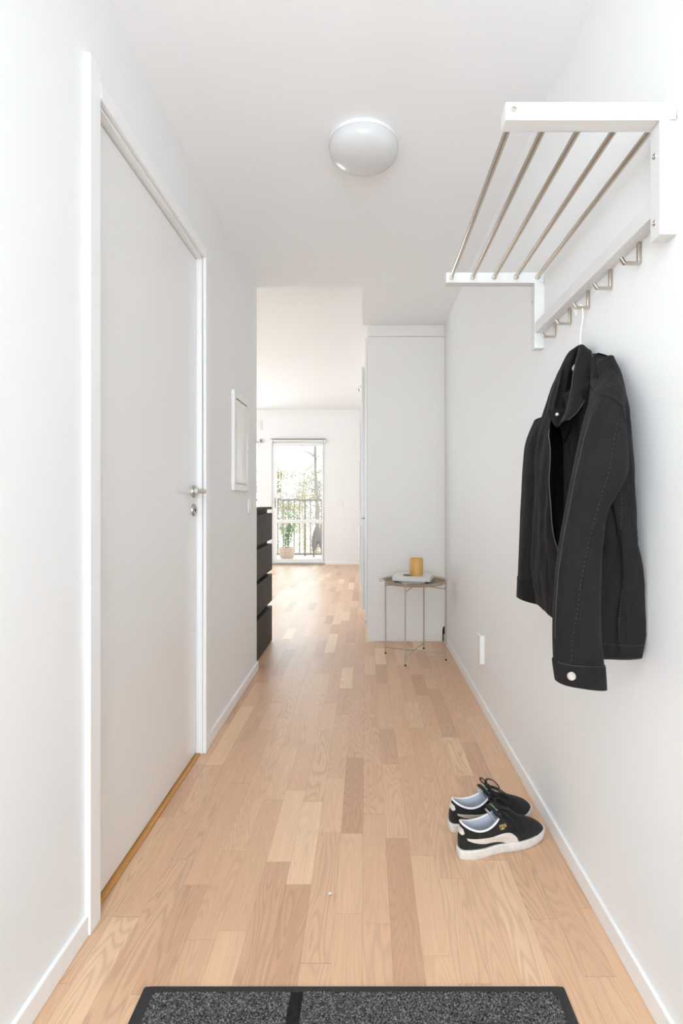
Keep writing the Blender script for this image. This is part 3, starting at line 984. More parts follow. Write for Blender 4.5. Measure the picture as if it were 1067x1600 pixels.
# ------------------------------------------------------------------ sneakers
def make_shoe(root, mirror):
    s = -1.0 if mirror else 1.0
    Ls = 0.302
    NA, NT = 128, 40
    th_ = ln(0, 2 * math.pi, NA + 1)[:-1]

    def outline(t, grow=0.0):
        """sole outline; t = 0 at the toe, pi at the heel; +v is the shoe's left"""
        u = 0.5 + 0.5 * math.cos(t)                        # 0 heel, 1 toe
        a = Ls * u
        wd = 0.034 + 0.016 * math.exp(-((u - 0.70) / 0.26) ** 2) + 0.002 * math.exp(-((u - 0.12) / 0.15) ** 2)
        wd *= (1 - 0.10 * math.exp(-((u - 0.40) / 0.15) ** 2))
        v = wd * (abs(math.sin(t)) ** 0.62) * (1 if math.sin(t) > 0 else -1)
        v += s * 0.010 * (math.sin(math.pi * min(max((u - 0.25) / 0.75, 0), 1)) - 0.4) 
        c = Vector((Ls * 0.5, 0, 0))
        p = Vector((a, v, 0))
        d = p - c
        d = Vector((math.cos(t), math.sin(t) * 1.0, 0))
        return p + d * grow

    def bottom(u):
        return 0.012 * max(0, (u - 0.80) / 0.2) ** 2

    # sole
    rws_ = []
    for g, h in ((-0.012, 0.0), (-0.002, 0.0), (0.001, 0.003), (0.0025, 0.012), (0.0025, 0.022), (0.001, 0.0295), (-0.002, 0.0305), (-0.010, 0.0290)):
        r = []
        for t in th_:
            p = outline(t, g)
            u = p.x / Ls
            hs = 0.031 - 0.003 * u
            p.z = bottom(u) + h / 0.0305 * (hs - (0.002 if u > 0.85 else 0))
            r.append(p)
        rws_.append(r)
    so = MB().grid(rws_, close_u=True, cap0=True, cap1=True).build('sole', SOLE, root, smooth=True, local=True, angle=50)
    ts = MB()
    ts.tube([outline(t, 0.0016) + Vector((0, 0, bottom(outline(t).x / Ls) + 0.0265)) for t in th_], 0.0009, 5, closed=True)
    ts.build('stitching', PIPING, so, smooth=True, local=True)

    # upper: from the sole outline to the ankle opening
    def opening(t):
        u = 0.5 + 0.5 * math.cos(t)
        a = 0.012 + 0.133 * u
        v = 0.0325 * (abs(math.sin(t)) ** 0.8) * (1 if math.sin(t) > 0 else -1) * (1 - 0.15 * u)
        z = 0.1005 - 0.075 * u * (1 - u) * 1.35 + 0.008 * u
        return Vector((a, v, z))

    def surf(t, k):
        p0 = outline(t, -0.003)
        u = p0.x / Ls
        p0.z = 0.028 + bottom(u) * 0.6 - 0.002 * u
        p3 = opening(t)
        front = max(0.0, math.cos(t))
        up = 0.030 + 0.012 * (1 - front)
        p1 = p0 + Vector((math.cos(t) * 0.004, math.sin(t) * 0.004, up if front < 0.5 else 0.022 + 0.012 * (1 - front)))
        # toe: a low vault that climbs to the throat
        d = (p3 - p0)
        p2 = p3 + Vector((0.085 * front ** 1.5 - 0.004 * (1 - front), math.sin(t) * 0.010 * (1 - 0.5 * front), -0.030 + 0.004 * front))
        k1 = 1 - k
        return p0 * k1 ** 3 + p1 * 3 * k1 * k1 * k + p2 * 3 * k1 * k * k + p3 * k ** 3

    S = [[surf(t, k) for t in th_] for k in ln(0, 1, NT)]
    up_ = MB().grid(S, close_u=True).build('upper', SUEDE, root, smooth=True, local=True, solid=0.0025, soff=-1)
    # lining
    lin = []
    for k, ins_, dz in ((0, 0.002, 0.0), (0.15, 0.006, -0.008), (0.4, 0.0075, -0.025), (0.7, 0.0075, -0.045), (1.0, 0.010, -0.062)):
        r = []
        for t in th_:
            p = opening(t)
            c = Vector((0.075, 0, p.z))
            d = (c - p)
            d.z = 0
            d.normalize()
            q = p + d * ins_
            zf = 0.036
            q.z = p.z + (zf - p.z) * k
            r.append(q)
        lin.append(r)
    MB().grid(lin, close_u=True, cap1=False).build('lining', LINING, root, smooth=True, local=True)
    ino = []
    for kk in (1.0, 0.5, 0.02):
        r = []
        for t in th_:
            p = outline(t, -0.009)
            r.append(Vector((0.15 + (p.x - 0.15) * kk * 0.97, p.y * kk, 0.0365)))
        ino.append(r)
    MB().grid(ino, close_u=True).build('insole', INSOLE, root, smooth=True, local=True)
    MB().tube([opening(t) + Vector((0, 0, 0.0005)) for t in th_ if True], 0.0030, 8, closed=True).build('collar_piping', PIPING, root, smooth=True, local=True)

    # dense sample of the upper for things laid on it
    SA = np.array([[tuple(v) for v in r] for r in S])
    Nrm = np.zeros_like(SA)
    for i in range(NT):
        for j in range(NA):
            du = SA[min(i + 1, NT - 1), j] - SA[max(i - 1, 0), j]
            dv = SA[i, (j + 1) % NA] - SA[i, (j - 1) % NA]
            n = np.cross(dv, du)
            n /= (np.linalg.norm(n) + 1e-12)
            Nrm[i, j] = n
    flatP, flatN = SA.reshape(-1, 3), Nrm.reshape(-1, 3)

    def on_side(a, c, side, lift=0.0016):
        """nearest point of the upper at length a, height c, on the side given (+1 left, -1 right)"""
        ok = (flatP[:, 1] * side > 0.004)
        d = (flatP[:, 0] - a) ** 2 + (flatP[:, 2] - c) ** 2 + np.where(ok, 0, 9)
        ix = np.argsort(d)[:4]
        wt = 1 / (d[ix] + 1e-7)
        wt /= wt.sum()
        p = (flatP[ix] * wt[:, None]).sum(0)
        n = (flatN[ix] * wt[:, None]).sum(0)
        n /= np.linalg.norm(n) + 1e-12
        if n[1] * side < 0:
            n = -n
        q = Vector((a, p[1], c))
        return q + Vector(n) * lift

    for side in (1, -1):
        top = catmull([(0.018, 0.0655), (0.050, 0.0630), (0.090, 0.0600), (0.130, 0.0625), (0.160, 0.0600), (0.180, 0.046), (0.190, 0.0290)], 46)
        bot = catmull([(0.020, 0.0600), (0.045, 0.0510), (0.075, 0.0440), (0.105, 0.0410), (0.130, 0.0365), (0.142, 0.032), (0.149, 0.0285)], 46)
        g = []
        for i in range(46):
            g.append([on_side(top[i][0] * (1 - v) + bot[i][0] * v, top[i][1] * (1 - v) + bot[i][1] * v, side, 0.0018) for v in ln(0, 1, 8)])
        MB().grid(g).build('side_stripe', STRIPE, root, smooth=True, local=True, solid=0.0016, soff=0)
    # heel tab
    ht = []
    for k in ln(0.58, 0.86, 10):
        r = []
        for dt in ln(-0.42, 0.42, 12):
            t = math.pi + dt * (1 - 0.35 * abs(k - 0.72) / 0.14)
            p = surf(t, k)
            r.append(p + Vector((-0.0016, math.copysign(0.0006, math.sin(t)), 0)))
        ht.append(r)
    MB().grid(ht).build('heel_tab', STRIPE, root, smooth=True, local=True, solid=0.0014, soff=0)
    # toe overlay edge and eyelet facing
    for side in (1, -1):
        se = MB()
        se.tube([on_side(a, c, side, 0.0012) for a, c in catmull([(0.192, 0.030), (0.196, 0.042), (0.186, 0.056), (0.165, 0.070)], 20)], 0.0010, 5)
        se.build('overlay_seam', LACE, up_, smooth=True, local=True)
    # tongue
    tg = []
    for k, (a, z, wd) in enumerate(catmull([(0.200, 0.064, 0.016), (0.175, 0.078, 0.020), (0.150, 0.095, 0.024), (0.130, 0.112, 0.026), (0.117, 0.124, 0.025), (0.112, 0.129, 0.018)], 24)):
        tg.append([Vector((a, wd * v, z - 0.010 * v * v)) for v in ln(-1, 1, 13)])
    tn = MB().grid(tg).build('tongue', SUEDE, root, smooth=True, local=True, solid=0.005, soff=1)
    pad = []
    for k, (a, z, wd) in enumerate(catmull([(0.150, 0.078, 0.010), (0.139, 0.088, 0.019), (0.126, 0.104, 0.022), (0.1125, 0.121, 0.017), (0.109, 0.1255, 0.006)], 18)):
        pad.append([Vector((a - 0.006 - 0.005 * math.cos(v * 1.4), wd * v, z - 0.006 * v * v)) for v in ln(-1, 1, 11)])
    MB().grid(pad).build('tongue_lining', LINING, tn, smooth=True, local=True, solid=0.002)
    gl = MB().box(0.1175, 0.1285, -0.012, 0.012, 0.1275, 0.1290, rot=((0.122, 0, 0.128), 0.78, 'Y'))
    gl.build('tongue_label', GREEN, tn, local=True)
    g2 = MB().box(0.1310, 0.1330, -0.013, 0.013, 0.1285, 0.1300, rot=((0.122, 0, 0.128), 0.78, 'Y'))
    g2.build('label_edge', LABELW, tn, local=True)
    # laces: crossings then a loose bow
    lc = MB()
    for i in range(6):
        a = 0.135 + i * 0.0115
        z = 0.117 - i * 0.0074
        wd = 0.024 - i * 0.0006
        for sg in (1, -1):
            lc.tube(catmull([(a - 0.006, -sg * wd, z - 0.010 + 0.004), (a - 0.002, -sg * wd * 0.5, z + 0.002), (a + 0.003, sg * 0.2 * wd, z + 0.003), (a + 0.008, sg * wd, z - 0.012)], 12), 0.0036, 6, flat=0.5)
    rr = random.Random(3 + mirror)
    bow = [
        [(0.140, 0, 0.122), (0.165, -0.030, 0.125), (0.195, -0.050, 0.100), (0.215, -0.045, 0.082), (0.205, -0.028, 0.088), (0.170, -0.012, 0.112), (0.140, 0, 0.121)],
        [(0.140, 0, 0.122), (0.150, 0.030, 0.130), (0.185, 0.045, 0.115), (0.205, 0.040, 0.092), (0.190, 0.022, 0.098), (0.160, 0.010, 0.116), (0.140, 0, 0.121)],
        [(0.140, 0, 0.120), (0.160, -0.042, 0.106), (0.180, -0.056, 0.073), (0.205, -0.058, 0.048)],
        [(0.140, 0, 0.122), (0.128, 0.025, 0.132), (0.142, 0.050, 0.128), (0.168, 0.062, 0.104)],
        [(0.142, 0.004, 0.121), (0.170, 0.000, 0.116), (0.205, -0.010, 0.092), (0.222, 0.012, 0.076)],
        [(0.138, -0.004, 0.121), (0.128, -0.010, 0.134), (0.130, 0.004, 0.140), (0.140, 0.008, 0.128)],
    ]
    for b_ in bow:
        lc.tube(catmull(b_, 30), 0.0033, 6, flat=0.55)
    lc.lathe([(0.0, 0.009), (0.006, 0.007), (0.009, 0.0), (0.006, -0.007), (0.0, -0.009)], (0.140, 0.0, 0.123), 12)
    lc.build('laces', LACE, root, smooth=True, local=True)
    # gold lettering with a little leaping mark above, on the outer side
    side = -1
    lt = MB()
    glyph = {'P': ['110', '101', '110', '100', '100'], 'U': ['101', '101', '101', '101', '111'], 'M': ['10001', '11011', '10101', '10001', '10001'], 'A': ['010', '101', '111', '101', '101']}
    a = 0.1285
    px_ = 0.00145
    for chx in 'PUMA':
        gl_ = glyph[chx]
        for ry in range(5):
            for rx in range(len(gl_[0])):
                if gl_[ry][rx] == '1':
                    a0, c0 = a + rx * px_, 0.0835 - ry * px_ * 1.25
                    q = [on_side(a0, c0, side, 0.0014), on_side(a0 + px_, c0, side, 0.0014), on_side(a0 + px_, c0 - px_ * 1.25, side, 0.0014), on_side(a0, c0 - px_ * 1.25, side, 0.0014)]
                    lt.bm.faces.new([lt.bm.verts.new(v) for v in q])
        a += (len(gl_[0]) + 0.9) * px_
    lt.build('lettering', GOLD, up_, local=True, solid=0.0006, soff=0, merge=False)
    cat_ = [(0.1290, 0.0720), (0.1325, 0.0738), (0.1375, 0.0742), (0.1420, 0.0735), (0.1455, 0.0750), (0.1440, 0.0720), (0.1400, 0.0712), (0.1345, 0.0714)]
    ct_ = MB()
    ct_.bm.faces.new([ct_.bm.verts.new(on_side(x_, z_, side, 0.0014)) for x_, z_ in cat_])
    ct_.build('leaping_mark', GOLD, up_, local=True, solid=0.0006, soff=0, merge=False)


near = thing('sneaker', (0.275, 1.618, 0.0), 'black suede sneaker with white side stripe, in front of its twin', 'shoe', rz=math.radians(19.5))
make_shoe(near, 0)
far = thing('sneaker', (0.270, 1.742, 0.0), 'black suede sneaker behind its twin, half hidden', 'shoe', rz=math.radians(17.0))
make_shoe(far, 1)

# ------------------------------------------------------------------ doormat
mat_ = thing('doormat', (-0.026, 0.85, 0.0), 'charcoal speckled doormat with black rubber border on the oak floor', 'doormat')
MX0, MX1, MY0, MY1 = -0.4885, 0.436, 0.58, 1.1826
rb = MB()
rb.prism([(MX0, 0.0), (MX1, 0.0), (MX1 - 0.004, 0.004), (MX1 - 0.02, 0.005), (MX0 + 0.02, 0.005), (MX0 + 0.004, 0.004)], 'y', MY0, MY1 - 0.002)
rb.build('rubber_border', RUBBER, mat_, bevel=0.001)


def pile(x0, x1, y0, y1, nx, ny, h, amp, seed):
    r = []
    for j in range(ny):
        rr_ = []
        for i in range(nx):
            x, y = x0 + (x1 - x0) * i / (nx - 1), y0 + (y1 - y0) * j / (ny - 1)
            edge = i in (0, nx - 1) or j in (0, ny - 1)
            z = 0.0048 if edge else h + amp * noise.noise(Vector((x * 260 + seed, y * 260, 0))) + amp * 0.8 * (random.random() - 0.5)
            rr_.append(Vector((x, y, z)))
        r.append(rr_)
    return MB().grid(r)


pile(MX0 + 0.028, -0.163, MY0 + 0.03, MY1 - 0.018, 170, 320, 0.0085, 0.0022, 0).build('pile', PILE, mat_)
pile(-0.137, MX1 - 0.024, MY0 + 0.03, MY1 - 0.018, 300, 320, 0.0085, 0.0022, 9).build('pile', PILE, mat_)
tag(pile(-0.163, -0.137, MY0 + 0.03, MY1 - 0.018, 16, 320, 0.0080, 0.0025, 4).build('pile_stripe', PILEB, mat_), 'black stripe across the pile')

# ------------------------------------------------------------------ side table and what stands on it
TX, TY, TZ = 0.336, 3.69, 0.0
tb = thing('side_table', (TX, TY, 0), 'round beige metal tray table on four thin legs, in the cabinet corner', 'table')
tr = MB()
prof = [(0.0, 0.5115), (0.196, 0.5115), (0.203, 0.514), (0.210, 0.527), (0.2215, 0.5335), (0.2265, 0.5345), (0.2275, 0.532), (0.222, 0.5285), (0.213, 0.523), (0.206, 0.511), (0.196, 0.5085), (0.0, 0.5085)]
tr.lathe(prof, (TX, TY, 0), 72).build('tray', BEIGE, tb, smooth=True, angle=50)
MB().lathe([(0.0, 0.5125), (0.195, 0.5125), (0.202, 0.515), (0.2095, 0.5275)], (TX, TY, 0), 72).build('tray_bottom', TRAYTAN, tb, smooth=True)
legs = [(0.127, 3.776), (0.253, 3.487), (0.417, 3.889), (0.541, 3.608)]
for lx, ly in legs:
    d = Vector((lx - TX, ly - TY, 0)).normalized() * 0.216
    q = Vector((TX, TY, 0)) + d
    MB().tube([(q.x, q.y, 0.006), (q.x, q.y, 0.527)], 0.0048, 12).build('leg', BEIGE, tb, smooth=True, angle=40)
    MB().lathe([(0.0, 0.0), (0.0062, 0.0), (0.0065, 0.008), (0.005, 0.011)], (q.x, q.y, 0), 14).build('foot', BLACK, tb, smooth=True)
for (i, j), dz in (((0, 3), 0.0), ((1, 2), 0.006)):
    a, b_ = [Vector((TX, TY, 0)) + Vector((legs[k][0] - TX, legs[k][1] - TY, 0)).normalized() * 0.216 for k in (i, j)]
    MB().tube([(a.x, a.y, 0.045), ((a.x + b_.x) / 2, (a.y + b_.y) / 2, 0.045 + dz), (b_.x, b_.y, 0.045)], 0.0035, 10).build('stretcher', BEIGE, tb, smooth=True)
    MB().tube([(a.x, a.y, 0.480), ((a.x + b_.x) / 2, (a.y + b_.y) / 2, 0.4975 - dz), (b_.x, b_.y, 0.480)], 0.0035, 10).build('tray_support', BEIGE, tb, smooth=True)
hn = MB().tube(catmull([(TX - 0.226, TY - 0.05, 0.532), (TX - 0.242, TY - 0.045, 0.528), (TX - 0.248, TY, 0.527), (TX - 0.242, TY + 0.045, 0.528), (TX - 0.226, TY + 0.05, 0.532)], 20), 0.004, 8)
hn.build('handle', BEIGE, tb, smooth=True)


def book(name, label, cat, c, sx, sy, z0, t, rz, cover, pages, grp=None):
    root = thing(name, (c[0], c[1], z0), label, cat, grp, rz)
    hx, hy = sx / 2, sy / 2
    MB().box(-hx, hx, -hy, hy, 0, t * 0.13).box(-hx, hx, -hy, hy, t * 0.87, t).box(-hx, -hx + t * 0.13, -hy, hy, t * 0.13, t * 0.87).build('cover', cover, root, local=True, bevel=0.0006)
    MB().box(-hx + t * 0.13, hx - 0.003, -hy + 0.003, hy - 0.003, t * 0.13, t * 0.87).build('pages', pages, root, local=True)
    return root


zt = 0.5128
book('magazine', 'thin dark-covered magazine at the bottom of the pile on the tray table', 'magazine', (0.284, 3.646), 0.165, 0.205, zt, 0.011, math.radians(6), COVERD, PAPER)
book('magazine', 'thin grey magazine between the dark one and the white book', 'magazine', (0.295, 3.655), 0.160, 0.200, zt + 0.011, 0.008, math.radians(12), COVERG, PAPER)
book('book', 'thick white book on top of the pile on the tray table', 'book', (0.325, 3.712), 0.258, 0.215, zt + 0.019, 0.028, math.radians(-13), COVERW, PAPER)
zc = zt + 0.047
cb = MB()
cb.lathe([(0.0, 0.003), (0.012, 0.003), (0.033, 0.004), (0.034, 0.006), (0.036, 0.006), (0.0365, 0.003), (0.034, 0.0), (0.0, 0.0)], (0.290, 3.690, zc), 32)
tag(cb.build('coaster', COASTER, smooth=True, angle=40), 'small dark round dish on the white book beside the amber candle holder', 'dish')
cn = thing('candle_holder', (0.346, 3.70, zc), 'amber candle holder standing on the white book', 'candle holder')
cw = MB()
R_ = 0.046
cw.lathe([(0.0, 0.0), (R_ - 0.004, 0.0), (R_, 0.005), (R_ + 0.0005, 0.05), (R_, 0.114), (R_ - 0.002, 0.118), (R_ - 0.006, 0.117), (R_ - 0.007, 0.111), (R_ - 0.007, 0.075), (0.0, 0.074)], (0.346, 3.70, zc), 48)
cw.build('cup', AMBER, cn, smooth=True, angle=45)
MB().tube([(0.346, 3.70, zc + 0.073), (0.347, 3.70, zc + 0.088)], 0.0012, 6).build('wick', BLACK, cn)

# ------------------------------------------------------------------ ceiling lamp
lp = thing('ceiling_lamp', (-0.010, 2.01, H), 'flat white opal dome lamp on the corridor ceiling, unlit', 'lamp')
MB().lathe([(0.0, 0.0), (0.124, 0.0), (0.127, -0.004), (0.127, -0.018), (0.120, -0.022), (0.0, -0.022)], (-0.010, 2.01, H), 64).build('base', WPLAST, lp, smooth=True, angle=40)
dp = [(0.124, -0.012), (0.129, -0.016), (0.1305, -0.024), (0.129, -0.034)] + [(0.129 * math.cos(a), -0.034 - 0.060 * math.sin(a)) for a in ln(0.12, math.pi / 2, 20)]
MB().lathe(dp, (-0.010, 2.01, H), 72).build('lamp_shade', OPAL, lp, smooth=True)

# ------------------------------------------------------------------ small things on the walls
fb = thing('fuse_box', (XL, 2.93, 1.126), 'white fuse cabinet with glossy door on the left wall beyond the door', 'fuse box')
FX = -0.675
y0, y1, z0, z1 = 2.76, 3.10, 1.126, 1.645
f = MB().box(XL, FX, y0, y1, z0, z0 + 0.032).box(XL, FX, y0, y1, z1 - 0.032, z1).box(XL, FX, y0, y0 + 0.03, z0 + 0.032, z1 - 0.032).box(XL, FX, y1 - 0.045, y1, z0 + 0.032, z1 - 0.032)
f.build('frame', WPLAST, fb, bevel=0.004, bseg=3)
dg = []
for i in range(20):
    r = []
    for j in range(12):
        y, z = y0 + 0.03 + (y1 - 0.045 - y0 - 0.03) * j / 11, z0 + 0.032 + (z1 - z0 - 0.064) * i / 19
        r.append(Vector((FX - 0.006 + 0.0028 * math.sin(math.pi * j / 11) * math.sin(math.pi * i / 19) + 0.0012 * math.sin(i * 0.3 + j * 0.25), y, z)))
    dg.append(r)
MB().grid(dg).build('door', GLOSSP, fb, smooth=True, solid=0.006, soff=0)
MB().lathe([(0.0, 0.007), (0.010, 0.007), (0.014, 0.004), (0.015, 0.0)], (FX, y1 - 0.028, 1.37), 24, 'x').build('latch', WPLAST, fb, smooth=True, angle=40)

sw = thing('light_switch', (XL, 3.187, 1.04), 'white light switch on the left wall near its far end', 'light switch')
MB().box(XL, XL + 0.010, 3.187 - 0.042, 3.187 + 0.042, 1.0, 1.084).build('plate', WPLAST, sw, bevel=0.003)
MB().box(XL + 0.010, XL + 0.018, 3.187 - 0.030, 3.187 + 0.030, 1.012, 1.072).build('rocker', OFFPLAST, sw, bevel=0.003)

ot = thing('wall_socket', (XR, 2.77, 0.31), 'white double wall socket low on the right wall beyond the jacket', 'socket')
MB().box(0.576, XR, 2.725, 2.815, 0.240, 0.388).build('housing', WPLAST, ot, bevel=0.005, bseg=3)
for zc_ in (0.277, 0.351):
    s_ = MB().lathe([(0.028, -0.0012), (0.025, -0.0012), (0.022, 0.0006)], (0.576, 2.770, zc_), 28, 'x').build('outlet', WPLAST, ot, smooth=True)
    MB().lathe([(0.0, -0.0008), (0.0025, -0.0008)], (0.576, 2.761, zc_), 10, 'x').lathe([(0.0, -0.0008), (0.0025, -0.0008)], (0.576, 2.779, zc_), 10, 'x').build('pin_holes', BLACK, s_)

th = thing('thermostat', (-1.80, YF, 2.34), 'small square white box high on the far wall above the window', 'wall box')
c = P(405.5, 664, YF)
MB().box(c.x - 0.045, c.x + 0.045, YF - 0.010, YF, c.z - 0.09, c.z + 0.09).build('housing', WPLAST, th, bevel=0.004)
MB().box(c.x - 0.035, c.x + 0.035, YF - 0.013, YF - 0.010, c.z - 0.07, c.z + 0.07).build('cover', COVERW, th, bevel=0.003)
c = P(533, 787, YF)
fs = thing('light_switch', (c.x, YF, c.z), 'white light switch on the far wall right of the balcony door', 'light switch')
MB().box(c.x - 0.042, c.x + 0.042, YF - 0.010, YF, c.z - 0.042, c.z + 0.042).build('plate', WPLAST, fs, bevel=0.003)
MB().box(c.x - 0.028, c.x + 0.028, YF - 0.015, YF - 0.010, c.z - 0.028, c.z + 0.028).build('rocker', WPLAST, fs, bevel=0.002)
cp = Vector((-0.10, 7.25, HR))
ch = thing('ceiling_rose', cp, 'small white lamp outlet on the living room ceiling', 'lamp outlet')
MB().lathe([(0.0, 0.0), (0.035, 0.0), (0.035, -0.015), (0.02, -0.03), (0.0, -0.03)], cp, 24).build('housing', WPLAST, ch, smooth=True, angle=40)
MB().tube([cp + Vector((0, 0, -0.03)), cp + Vector((0, 0, -0.06)), cp + Vector((0.02, 0, -0.07))], 0.005, 8).build('hook', ALU, ch)

# roller blinds
rbz = thing('roller_blind', ((BX0 + BX1) / 2, YF - 0.03, BZ), 'rolled-up blind in a grey cassette above the balcony door', 'blind')
MB().box(BX0 - 0.005, BX1 + 0.005, YF - 0.055, YF, BZ - 0.004, BZ + 0.012).build('cassette', ALU, rbz, bevel=0.003)
MB().tube([(BX0 + 0.03, YF - 0.030, BZ - 0.022), (BX1 - 0.03, YF - 0.030, BZ - 0.022)], 0.020, 18).build('fabric_roll', BLIND, rbz, smooth=True, angle=40)
MB().box(BX1 - 0.022, BX1 + 0.003, YF - 0.055, YF, BZ - 0.06, BZ - 0.004).build('end_bracket', WPLAST, rbz, bevel=0.003)
MB().box(BX0 - 0.003, BX0 + 0.022, YF - 0.055, YF, BZ - 0.06, BZ - 0.004).build('end_bracket', WPLAST, rbz, bevel=0.003)
rb2 = thing('roller_blind', (-2.5, YF - 0.03, BZ), 'pale roller blind bracket above the window beside the dresser', 'blind')
MB().tube([(WX0, YF - 0.03, BZ - 0.02), (WX1 + 0.03, YF - 0.03, BZ - 0.02)], 0.018, 16).build('fabric_roll', BLIND, rb2, smooth=True, angle=40)
MB().box(WX1 + 0.03, WX1 + 0.055, YF - 0.055, YF, BZ - 0.05, BZ + 0.005).build('end_bracket', ALU, rb2, bevel=0.003)

# ------------------------------------------------------------------ dresser
DXF = -0.722
DY_0, DY_1 = 3.43, 4.126
dr = thing('dresser', (-0.96, 3.78, 0), 'black-brown chest of drawers behind the end of the left wall', 'dresser')
MB().box(-1.20, -0.760, DY_0, DY_1 - 0.0, 0.0, 1.008).build('carcass', BLACKWOOD, dr, bevel=0.002)
MB().box(-1.205, DXF, DY_0 - 0.002, DY_1, 1.008, 1.026).build('top', BLACKWOOD, dr, bevel=0.002)
for z0, z1 in ((0.777, 0.980), (0.5445, 0.746), (0.309, 0.515), (0.006, 0.270)):
    MB().box(-0.7585, DXF, DY_0, DY_1, z0, z1).build('drawer', BLACKWOOD, dr, bevel=0.002)

# ------------------------------------------------------------------ kitchen units
PX0 = 0.0098
PY = 4.104
kc = thing('tall_cabinet', (0.30, 4.33, 0), 'tall white built-in kitchen cabinet behind the tray table', 'cabinet')
# side panel, cut out over the baseboard and a socket at its lower right corner
pn = MB().prism([(PX0, 0.0), (0.582, 0.0), (0.582, 0.085), (0.587, 0.108), (0.601, 0.118), (0.601, 2.325), (PX0, 2.325)], 'y', PY, PY + 0.018)
pn.build('side_panel', PANEL, kc, bevel=0.001)
MB().box(PX0, XR - 0.001, PY, PY + 0.018, 2.328, H - 0.001).build('filler', PANEL, kc, bevel=0.001)
MB().box(0.05, 0.59, PY + 0.019, 4.52, 0.15, 2.325).box(0.10, 0.57, PY + 0.10, 4.52, 0.0, 0.15).build('carcass', KITCH, kc)
MB().box(-0.0098, 0.0085, PY + 0.012, 4.52, 0.153, 2.320).build('door', KITCH, kc, bevel=0.002)
MB().box(0.580, 0.600, PY + 0.020, PY + 0.024, 0.0, 0.125).build('recess_shade', BLACK, kc)  # black plate behind the cut-out, shade put into its colour
struct('wall_soffit', MB().box(PX0, XR - 0.002, 4.127, 9.0, 2.335, HR - 0.002), WALL)
fg = thing('fridge', (0.28, 4.86, 0), 'tall white fridge edge-on, next beyond the kitchen cabinet', 'fridge')
MB().box(0.0, 0.59, 4.545, 5.145, 0.02, 2.20).build('cabinet', FRIDGE, fg, bevel=0.004)
MB().box(-0.0406, -0.004, 4.548, 5.142, 0.153, 0.92).build('door', FRIDGE, fg, bevel=0.004)
MB().box(-0.0406, -0.004, 4.548, 5.142, 0.93, 2.206).build('door', FRIDGE, fg, bevel=0.004)
for z0, z1 in ((1.0, 1.45), (0.45, 0.85)):
    MB().tube([(-0.04, 5.09, z0), (-0.064, 5.09, z0), (-0.064, 5.09, z1), (-0.04, 5.09, z1)], 0.006, 10).build('handle', FRIDGE, fg, smooth=True, angle=40)
ov = thing('oven_cabinet', (0.28, 5.46, 0), 'tall white cabinet edge-on beyond the fridge', 'cabinet')
MB().box(0.0, 0.59, 5.16, 5.76, 0.0, 1.80).build('carcass', KITCH, ov)
MB().box(-0.066, -0.002, 5.165, 5.755, 0.25, 1.83).build('door', KITCH, ov, bevel=0.003)
MB().tube([(-0.06, 5.25, 0.84), (-0.095, 5.25, 0.84), (-0.095, 5.68, 0.84), (-0.06, 5.68, 0.84)], 0.006, 10).build('handle', FRIDGE, ov, smooth=True, angle=40)
bc = thing('base_cabinet', (0.28, 6.6, 0), 'white kitchen base cabinets with worktop in the living room', 'cabinet')
MB().box(0.0, 0.59, 5.78, 7.8, 0.1, 0.88).build('carcass', KITCH, bc)
MB().box(-0.03, 0.60, 5.78, 7.8, 0.88, 0.91).build('worktop', COVERW, bc)

# ------------------------------------------------------------------ balcony
YRL = 10.70
rl = thing('balcony_railing', (-1.1, YRL, 0), 'brown wooden balcony railing with thin upright bars', 'railing')
MB().box(-3.5, 1.5, YRL - 0.03, YRL + 0.04, 1.070, 1.116).build('top_rail', BROWNP, rl, bevel=0.004)
MB().box(-3.5, 1.5, YRL - 0.015, YRL + 0.015, 0.0, 0.035).build('bottom_rail', BROWNP, rl, bevel=0.003)
for i in range(40):
    x = P(434, 0, YRL).x + (i - 14) * 0.1085
    if -3.45 < x < 1.45:
        pw = 0.017 if i % 8 == 3 else 0.010
        MB().box(x - pw, x + pw, YRL - 0.012, YRL + 0.012, 0.035 if pw < 0.015 else -0.02, 1.07).build('baluster', BROWNP, rl)

